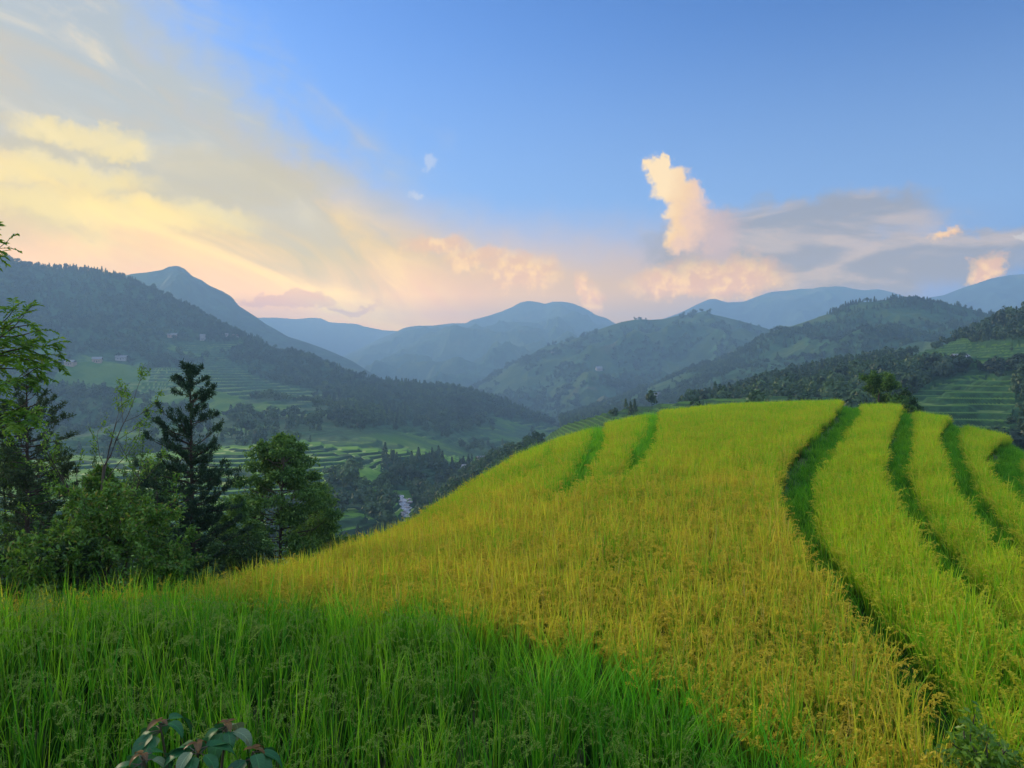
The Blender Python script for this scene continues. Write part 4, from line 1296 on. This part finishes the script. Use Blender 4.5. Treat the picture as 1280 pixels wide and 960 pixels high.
broad_tree('leafy_bush', 60, 12.2, 640, 'darker green bush at the foot of the feathery tree', 44,
           [(8, .8, .9, .1, .0, .1), (6, .7, .7, .15, .0, .2), (4, .7, .6, .15, .0, .2)], M_dark, .07, 9000, (0, 0), .45, .03, leaf_lvl=1, width=.8, cat='bush')
broad_tree('leafy_bush', 2, 11.6, 655, 'yellow green bush cut off by the left picture edge', 45,
           [(8, .8, .9, .1, .0, .1), (6, .7, .7, .15, .0, .2), (4, .7, .6, .15, .0, .2)], M_bush, .08, 7000, (0, 0), .45, .03, leaf_lvl=1, width=.6, cat='bush')
broad_tree('small_tree', 175, 21, 545, 'pale grey green small tree seen behind the thin open tree', 47,
           [(8, .6, .8, .08, .04, .2), (6, .7, .65, .15, .0, .3), (5, .7, .6, .15, .0, .3)], M_pale, .085, 11000, (0, 0), .6, .05, leaf_lvl=1, width=1.25, cat='tree')
broad_tree('small_tree', 75, 25, 540, 'hazy green small tree in the gap beside the feathery tree', 48,
           [(8, .6, .8, .08, .04, .2), (6, .7, .65, .15, .0, .3), (5, .7, .6, .15, .0, .3)], M_pale, .09, 11000, (0, 0), .6, .05, leaf_lvl=1, width=1.6, cat='tree')
# a dense thicket floor of bushes, row after row
for i, (px, r, tp, w) in enumerate([(-40, 14, 620, 1.3), (20, 20, 600, 1.7), (110, 17, 640, 1.3), (190, 16, 650, 1.2), (250, 24, 620, 1.8), (310, 20, 660, 1.2)]):
    broad_tree('leafy_bush', px, r, tp, ['dark bush filling the thicket beyond the left picture edge', 'dark bush deep in the thicket behind the feathery tree', 'dark bush deep in the thicket behind the broad leafy bush',
               'dark bush in the thicket at the conifer foot', 'dark bush in the thicket behind the conifer', 'dark bush in front of the layered leafy tree trunk'][i], 60 + i,
               [(8, .8, .9, .1, .0, .1), (6, .7, .7, .15, .0, .2), (5, .7, .6, .15, .0, .2)], M_dark, .09, 8000, (0, 0), .45, .04, leaf_lvl=1, width=w, cat='bush')


# --- the tree whose branches reach in from the left
def reaching_tree():
    g = np.random.default_rng(77)
    px, r = -75, 8.6
    x, y, z0 = place(px, r)
    root = np.array([x, y, z0])
    tr = MB(); cr = MB()
    T = limb(g, (0, 0, 0), (.02, 0, 1), 3.9, 9, .03, .05)
    tube(tr, T, np.linspace(.07, .02, len(T)), 7)
    tips = [(62, 432, 8.4), (36, 406, 8.7), (12, 420, 8.2), (46, 446, 8.8), (6, 456, 8.2), (30, 476, 8.0), (-12, 322, 8.6), (30, 526, 7.8), (10, 517, 8.0), (-20, 480, 8.0), (-8, 440, 8.5), (-16, 415, 8.4)]
    for (tx, ty, tr_) in tips:
        tip = at(tx, ty, tr_) - root
        f = np.clip((tip[2] - .55) / 3.9, .2, .93)
        q, _ = along(T, np.array([f])); q = q[0]
        n = 7; k = np.linspace(0, 1, n)[:, None]
        P = q * (1 - k) + tip * k + np.array([0, 0, .16]) * np.sin(PI * k) + g.normal(0, .02, (n, 3)) * np.sin(PI * k)
        tube(tr, P, np.linspace(.016, .004, n), 5)
        m = 9
        fs = np.concatenate([g.uniform(.45, 1, m - 3), [1, 1, .96]])
        Q, D = along(P, fs * .999)
        pinnate(cr, g, Q, unit(D + g.normal(0, .55, Q.shape) + np.array([0, 0, .1])), .15, 6, .065, .024)
        for j in range(3):
            q2, d2 = along(P, np.array([g.uniform(.4, .9)]))
            B = limb(g, q2[0], d2[0] + g.normal(0, .5, 3), .35, 4, .1, .08); tube(tr, B, np.linspace(.006, .003, len(B)), 4)
            Q, D = along(B, g.uniform(.3, 1, 5) * .999)
            pinnate(cr, g, Q, unit(D + g.normal(0, .5, Q.shape)), .14, 6, .06, .022)
    finish_tree('feather_leaved_tree', tuple(root), 'tree reaching in from the left edge with bright feathery leaves on thin branches', 'tree', tr, cr, BARK, M_bright)


reaching_tree()
broad_tree('crown_tree', 1097, 74, 465, 'small dark pointed tree peeping over the rice crown, below the wooded hill', 81,
           [(12, .95, .5, .03, .06, .12), (6, .7, .6, .12, .03, .3), (5, .7, .6, .15, .0, .3)], M_round, .22, 14000, (0, 0), .9, .14, leaf_lvl=1, width=2.1, sink=.6)
broad_tree('crown_tree', 1122, 76, 487, 'low dark bush right beside the pointed tree on the rice crown', 82,
           [(10, .95, .7, .03, .02, .1), (6, .7, .6, .12, .0, .3), (4, .7, .6, .15, .0, .3)], M_dark, .24, 5000, (0, 0), .6, .1, leaf_lvl=1, width=1.5, sink=.6, cat='bush')


# --- the broad leaved plant at the lower edge
def big_leaf(mb, g, c, d, up, L, W, droop):
    """one blade, a folded grid with a midrib: heart shaped towards the stalk, pointed at the tip"""
    nu, nv = 9, 5
    u = np.linspace(0, 1, nu); v = np.linspace(-1, 1, nv)
    w = W * (np.sin(PI * np.clip(u, 0, 1) ** .62) ** .85) * .5 + .001
    d = unit(d); s = unit(np.cross(d, up)); nrm = np.cross(s, d)
    a = -droop * u ** 1.3
    du = L / (nu - 1)
    cx = np.concatenate([[0], np.cumsum(np.cos(a[1:]) * du)]); cz = np.concatenate([[0], np.cumsum(np.sin(a[1:]) * du)])
    wav = .06 * L * np.sin(u * 9 + g.uniform(0, 6))
    V = c + cx[:, None, None] * d + (cz[:, None] + np.abs(v)[None] ** 1.2 * .22 * w[:, None] * 2 * .5 + wav[:, None] * np.abs(v)[None] * .25)[..., None] * nrm + (v[None] * w[:, None])[..., None] * s
    idx = np.arange(nu * nv).reshape(nu, nv)
    mb.add(V.reshape(-1, 3), np.stack([idx[:-1, :-1], idx[:-1, 1:], idx[1:, 1:], idx[1:, :-1]], -1).reshape(-1, 4), rnd=g.uniform(), vein=np.abs(np.tile(v, nu)), lx=np.repeat(u, nv))


def mat_bigleaf(name, c1, c2, gloss):
    m, t = new_mat(name)
    rv = t.attr('rnd'); v = t.attr('vein'); u = t.attr('lx')
    n = t.noise(pos(t), 60, 5, .65)
    col = t.mix(t.m('ADD', t.m('MULTIPLY', rv, .6), t.m('MULTIPLY', t.m('SUBTRACT', n, .3), .8), clamp=True), c1, c2)
    col = t.mix(t.m('MULTIPLY', t.ss(.62, .72, t.noise(pos(t), 26, 3)), .5), col, (.10, .075, .02))
    rib = t.ss(.10, .02, v)
    side = t.m('PINGPONG', t.m('ADD', t.m('MULTIPLY', u, 9.), t.m('MULTIPLY', v, -2.)), .5)
    col = t.mix(t.m('MULTIPLY', t.m('MAXIMUM', rib, t.ss(.06, .0, side)), .35), col, tuple(min(1, c * 2.2) for c in c2))
    finish_leaf(t, col, .22, gloss, .38)
    return m


def broadleaf_plant():
    g = np.random.default_rng(12)
    x, y = polar(250, 3.25); x = float(x); y = float(y); z0 = down_to(x, y) - .05
    root = np.array([x, y, z0])
    r = empty('broad_leaved_plant', tuple(root), 'plant with big bluish drooping leaves and rusty young ones at the bottom edge', 'plant')
    st = MB(); old = MB(); young = MB(); pale = MB()
    for (tx, ty, tr_, k) in [(200, 908, 3.3, 8), (283, 911, 3.35, 8), (247, 936, 3.05, 9), (316, 943, 3.2, 7), (178, 950, 3.1, 7), (222, 970, 3., 7), (285, 972, 3.0, 7)]:
        tip = at(tx, ty, tr_) - root + np.array([0, 0, .012])
        kk = np.linspace(0, 1, 7)[:, None]
        P = np.array([0, 0, 0]) * (1 - kk) + tip * kk + np.array([tip[0], tip[1], 0]) * (kk ** .5 - kk) * .4
        tube(st, P, np.linspace(.012, .004, 7), 6, rnd=.5)
        az = g.uniform(0, 6.28)
        for j in range(k):
            a = az + j * 2.4 + g.normal(0, .2)
            d = np.array([math.cos(a), math.sin(a), -.25 + g.normal(0, .2)])
            L = g.uniform(.09, .165)
            c0 = tip + np.array([0, 0, g.uniform(-.035, .0)]); c1 = c0 + unit(d) * .035 + np.array([0, 0, .01])
            tube(st, [c0, (c0 + c1) / 2, c1], [.003, .0025, .002], 4, rnd=.5)
            b = pale if g.uniform() < .16 else old
            big_leaf(b, g, c1, d + np.array([0, 0, .1]), np.array([0, 0, 1.]), L, L * .5, g.uniform(1.0, 2.2))
        for j in range(3):
            a = az + 1.1 + j * 1.7 + g.normal(0, .3)
            d = np.array([math.cos(a), math.sin(a), .25])
            big_leaf(young, g, tip + np.array([0, 0, .012]), d, np.array([0, 0, 1.]), g.uniform(.045, .075), g.uniform(.018, .03), g.uniform(.8, 1.9))
    obj('stem', st.data('stem', mat_leaf('plant_stem', (.05, .05, .02), (.09, .07, .03), 8), True), r)
    obj('leaves', old.data('leaves', mat_bigleaf('blue_green_leaf', (.012, .062, .030), (.032, .125, .034), .015), True), r)
    tag(obj('young_leaves', young.data('young_leaves', mat_bigleaf('rusty_leaf', (.070, .034, .012), (.115, .070, .018), .02), True), r), 'rusty brown young leaves')
    if pale.n: tag(obj('pale_leaves', pale.data('pale_leaves', mat_bigleaf('pale_leaf', (.09, .14, .07), (.14, .20, .10), .02), True), r), 'pale turned over leaves')


broadleaf_plant()
broad_tree('weed_bush', 1262, 5.6, 900, 'leafy green weeds in the trench at the lower right corner', 91,
           [(9, .7, .9, .1, .02, .1), (6, .7, .7, .15, .0, .2), (4, .7, .6, .15, .0, .2)], M_bright, .06, 2600, (0, 0), .5, .012, leaf_lvl=1, width=.42, cat='weeds', sink=.02)
broad_tree('weed_bush', 1232, 6.3, 893, 'bright green weed clump between two rice strips above the corner weeds', 92,
           [(7, .5, .9, .1, .04, .1), (4, .6, .7, .15, .02, .2)], M_bright, .07, 700, (0, 0), .7, .008, leaf_lvl=0, width=.22, cat='weeds', sink=.02)


# ------------------------------------------------------------------ houses, far and small, and the stream
M_wallw = new_mat('limewash'); finish_solid(M_wallw[1], (.26, .26, .25), .9); M_wallw = M_wallw[0]
M_wallb = new_mat('earth_wall'); finish_solid(M_wallb[1], (.30, .23, .16), .9); M_wallb = M_wallb[0]
M_roofg = new_mat('sheet_roof'); finish_solid(M_roofg[1], (.17, .18, .19), .7, None); M_roofg = M_roofg[0]
M_rooft = new_mat('tile_roof'); finish_solid(M_rooft[1], (.12, .09, .08), .9); M_rooft = M_rooft[0]
M_open = new_mat('dark_opening'); finish_solid(M_open[1], (.02, .02, .02), .6); M_open = M_open[0]


def on_slope(S, px, py):
    k = np.argmin((S.px - px) ** 2 + (S.py - py) ** 2 + 1e5 * ((S.tt <= 0) | (S.tt >= .9999)))
    i = np.unravel_index(k, S.px.shape)
    return np.array([S.x[i], S.y[i], S.z[i]])


def box(mb, c, h):
    c = np.array(c); h = np.array(h)
    V = np.array([[sx, sy, sz] for sz in (-1, 1) for sy in (-1, 1) for sx in (-1, 1)]) * h + c
    mb.add(V, [[0, 2, 3, 1], [4, 5, 7, 6], [0, 1, 5, 4], [2, 6, 7, 3], [0, 4, 6, 2], [1, 3, 7, 5]])


def house(S, px, py, label, L=9, W=6, H=3.2, wall=None, roof=None, rot=0., group=None):
    p = on_slope(S, px, py)
    r = empty('house', tuple(p), label, 'house', group); r.rotation_euler = (0, 0, rot)
    w = MB(); box(w, (0, 0, H / 2 - 1), (L / 2, W / 2, H / 2 + 1)); wo = obj('wall', w.data('wall', wall or M_wallw), r)
    f = MB(); e = .5; rh = W * .33; a = L / 2 + e; b = W / 2 + e
    V = [(-a, -b, H - .1), (a, -b, H - .1), (a, 0, H + rh), (-a, 0, H + rh), (a, b, H - .1), (-a, b, H - .1)]
    V += [(x, y, z + .2) for x, y, z in V]
    f.add(V, [[0, 1, 2, 3], [3, 2, 4, 5], [6, 9, 8, 7], [9, 11, 10, 8], [0, 6, 7, 1], [5, 4, 10, 11]], [[0, 3, 9], [0, 9, 6], [3, 5, 11], [3, 11, 9], [1, 7, 8], [1, 8, 2], [2, 8, 10], [2, 10, 4]])
    obj('roof', f.data('roof', roof or M_roofg), r)
    for k in (-1, 1):
        d = MB(); box(d, (k * L * .25, -W / 2 - .03, 1.5), (.5, .04, .6)); obj('window', d.data('window', M_open), r)
    d = MB(); box(d, (0, -W / 2 - .03, 1.0), (.5, .04, 1.0)); obj('door', d.data('door', M_open), r)
    return r


HG = 'farmhouses scattered over the hillsides'
for S, px, py, lab, L, W, H, wl, rf, rot in [
    (LEFT, 152, 450, 'long pale farmhouse on the left hillside, above and left of the conifer tip', 14, 7, 3.4, None, None, .1),
    (LEFT, 122, 453, 'small pale farmhouse left of the long one on the left hillside', 10, 7, 4, M_wallb, None, .3),
    (LEFT, 282, 420, 'white house on the left ridge line where its dark wood ends', 8, 5, 3, None, None, .2),
    (LEFT, 293, 423, 'white house just right of the one on the left ridge line', 9, 7, 4, None, M_rooft, -.2),
    (LEFT, 253, 425, 'tall narrow pale house below the dark wood of the left ridge', 7, 6, 7, None, None, .1),
    (LEFT, 216, 421, 'low grey roofed house at the lower edge of the left ridge wood', 14, 7, 3.4, M_wallb, None, .2),
    (LEFT, 88, 456, 'grey roofed farmhouse farthest left on the left hillside', 11, 7, 3.5, M_wallb, None, -.1),
    (MIDHILL, 672, 519, 'bright white house low in the hazy valley, left of the rice crown', 10, 7, 4, None, None, .2),
    (MIDHILL, 691, 442, 'white house high on the left shoulder of the middle hill', 10, 7, 4, None, None, .0),
    (MIDHILL, 749, 463, 'pale house halfway up the middle hill', 12, 8, 5, None, None, .2),
    (DARK, 822, 497, 'pale house at the foot of the dark hill above the rice crown', 8, 6, 4, None, None, .1),
    (DARK, 861, 495, 'white house right of the pale one at the foot of the dark hill', 8, 6, 4, None, None, -.3),
    (RIGHT, 1200, 456, 'cream house at the wood edge below the upper right terraces', 7, 5, 3.2, None, M_roofg, .15),
    (OURS, 604, 581, 'small grey roofed hut among trees below the left brow', 5, 4, 2.6, M_wallb, None, .3),
    (OURS, 584, 588, 'lower grey roofed hut among trees, nearer the stream', 5, 4, 2.6, M_wallb, None, -.2)]:
    house(S, px, py, lab, L, W, H, wl, rf, rot, HG)


def stream():
    g = np.random.default_rng(4)
    pts = [(493, 618), (497, 621), (501, 626), (505, 631), (508, 636), (507, 641), (509, 648)]
    P = []
    for px, py in pts:
        c = [on_slope(S_, px, py) for S_ in (OURS, VAL)]
        er = [abs(HZ - F * q[2] / q[1] - py) + abs(640 + F * q[0] / q[1] - px) for q in c]
        ok = [q for q, e in zip(c, er) if e < 4] or c
        P.append(min(ok, key=lambda q: math.hypot(q[0], q[1])))
    P = smooth_path(np.array(P), 6)
    w = np.interp(np.linspace(0, 1, len(P)), [0, .2, .5, .8, 1], [.9, 2.1, 2.0, 1.8, 1.0]) * (1 + .3 * np.sin(np.arange(len(P)) * 1.1))
    v = np.linspace(-1, 1, 7)
    tn = unit(np.gradient(P, axis=0)); sd = unit(np.cross(tn, [0, 0, 1.]))
    V = P[:, None] + sd[:, None] * (w[:, None] * v[None])[..., None]
    V[..., 2] += .35 * fbm(V[..., 0] * .7, V[..., 1] * .7, 3, 8) + .45
    n, m = V.shape[:2]; idx = np.arange(n * m).reshape(n, m)
    mt, t = new_mat('white_water'); nz = t.noise(pos(t), 1.2, 5, .7)
    finish_solid(t, t.mix(t.ss(.40, .62, nz), (.07, .09, .09), (.42, .41, .42)), .5, nz, .7, .2, .5)
    tag(obj('stream', mesh_data('stream', V.reshape(-1, 3), np.stack([idx[:-1, :-1], idx[:-1, 1:], idx[1:, 1:], idx[1:, :-1]], -1).reshape(-1, 4), mt, None, True)), 'short stretch of white water in the valley bottom', None, None, 'structure')
    mr, t = new_mat('pale_rock'); nz = t.noise(pos(t), 1.5, 4)
    finish_solid(t, t.mix(nz, (.26, .23, .22), (.42, .39, .38)), .85, nz, .6, .2)
    for i in range(11):
        k = int(g.uniform(.05, .95) * (n - 1)); c = V[k, 3] + sd[k] * g.normal(0, 1.6) + np.array([0, 0, g.uniform(.0, .3)])
        u = np.linspace(0, PI, 7); a = np.linspace(0, 2 * PI, 11)[:-1]
        U, Aa = np.meshgrid(u, a, indexing='ij')
        d = np.stack([np.sin(U) * np.cos(Aa), np.sin(U) * np.sin(Aa), np.cos(U)], -1)
        rad = g.uniform(.4, .9) * (1 + .35 * fbm(d[..., 0] * 1.7 + 5 * i, d[..., 1] * 1.7 + d[..., 2], 3, i))
        Vb = d * rad[..., None] * np.array([1.3, 1, .75])
        ix = np.arange(70).reshape(7, 10); nx = np.roll(ix, -1, 1)
        tag(obj('boulder', mesh_data('boulder', Vb, np.stack([ix[:-1], ix[1:], nx[1:], nx[:-1]], -1).reshape(-1, 4), mr), None, tuple(c)), 'pale pinkish boulder in the white water of the valley stream', 'boulder', 'boulders in the stream')


stream()
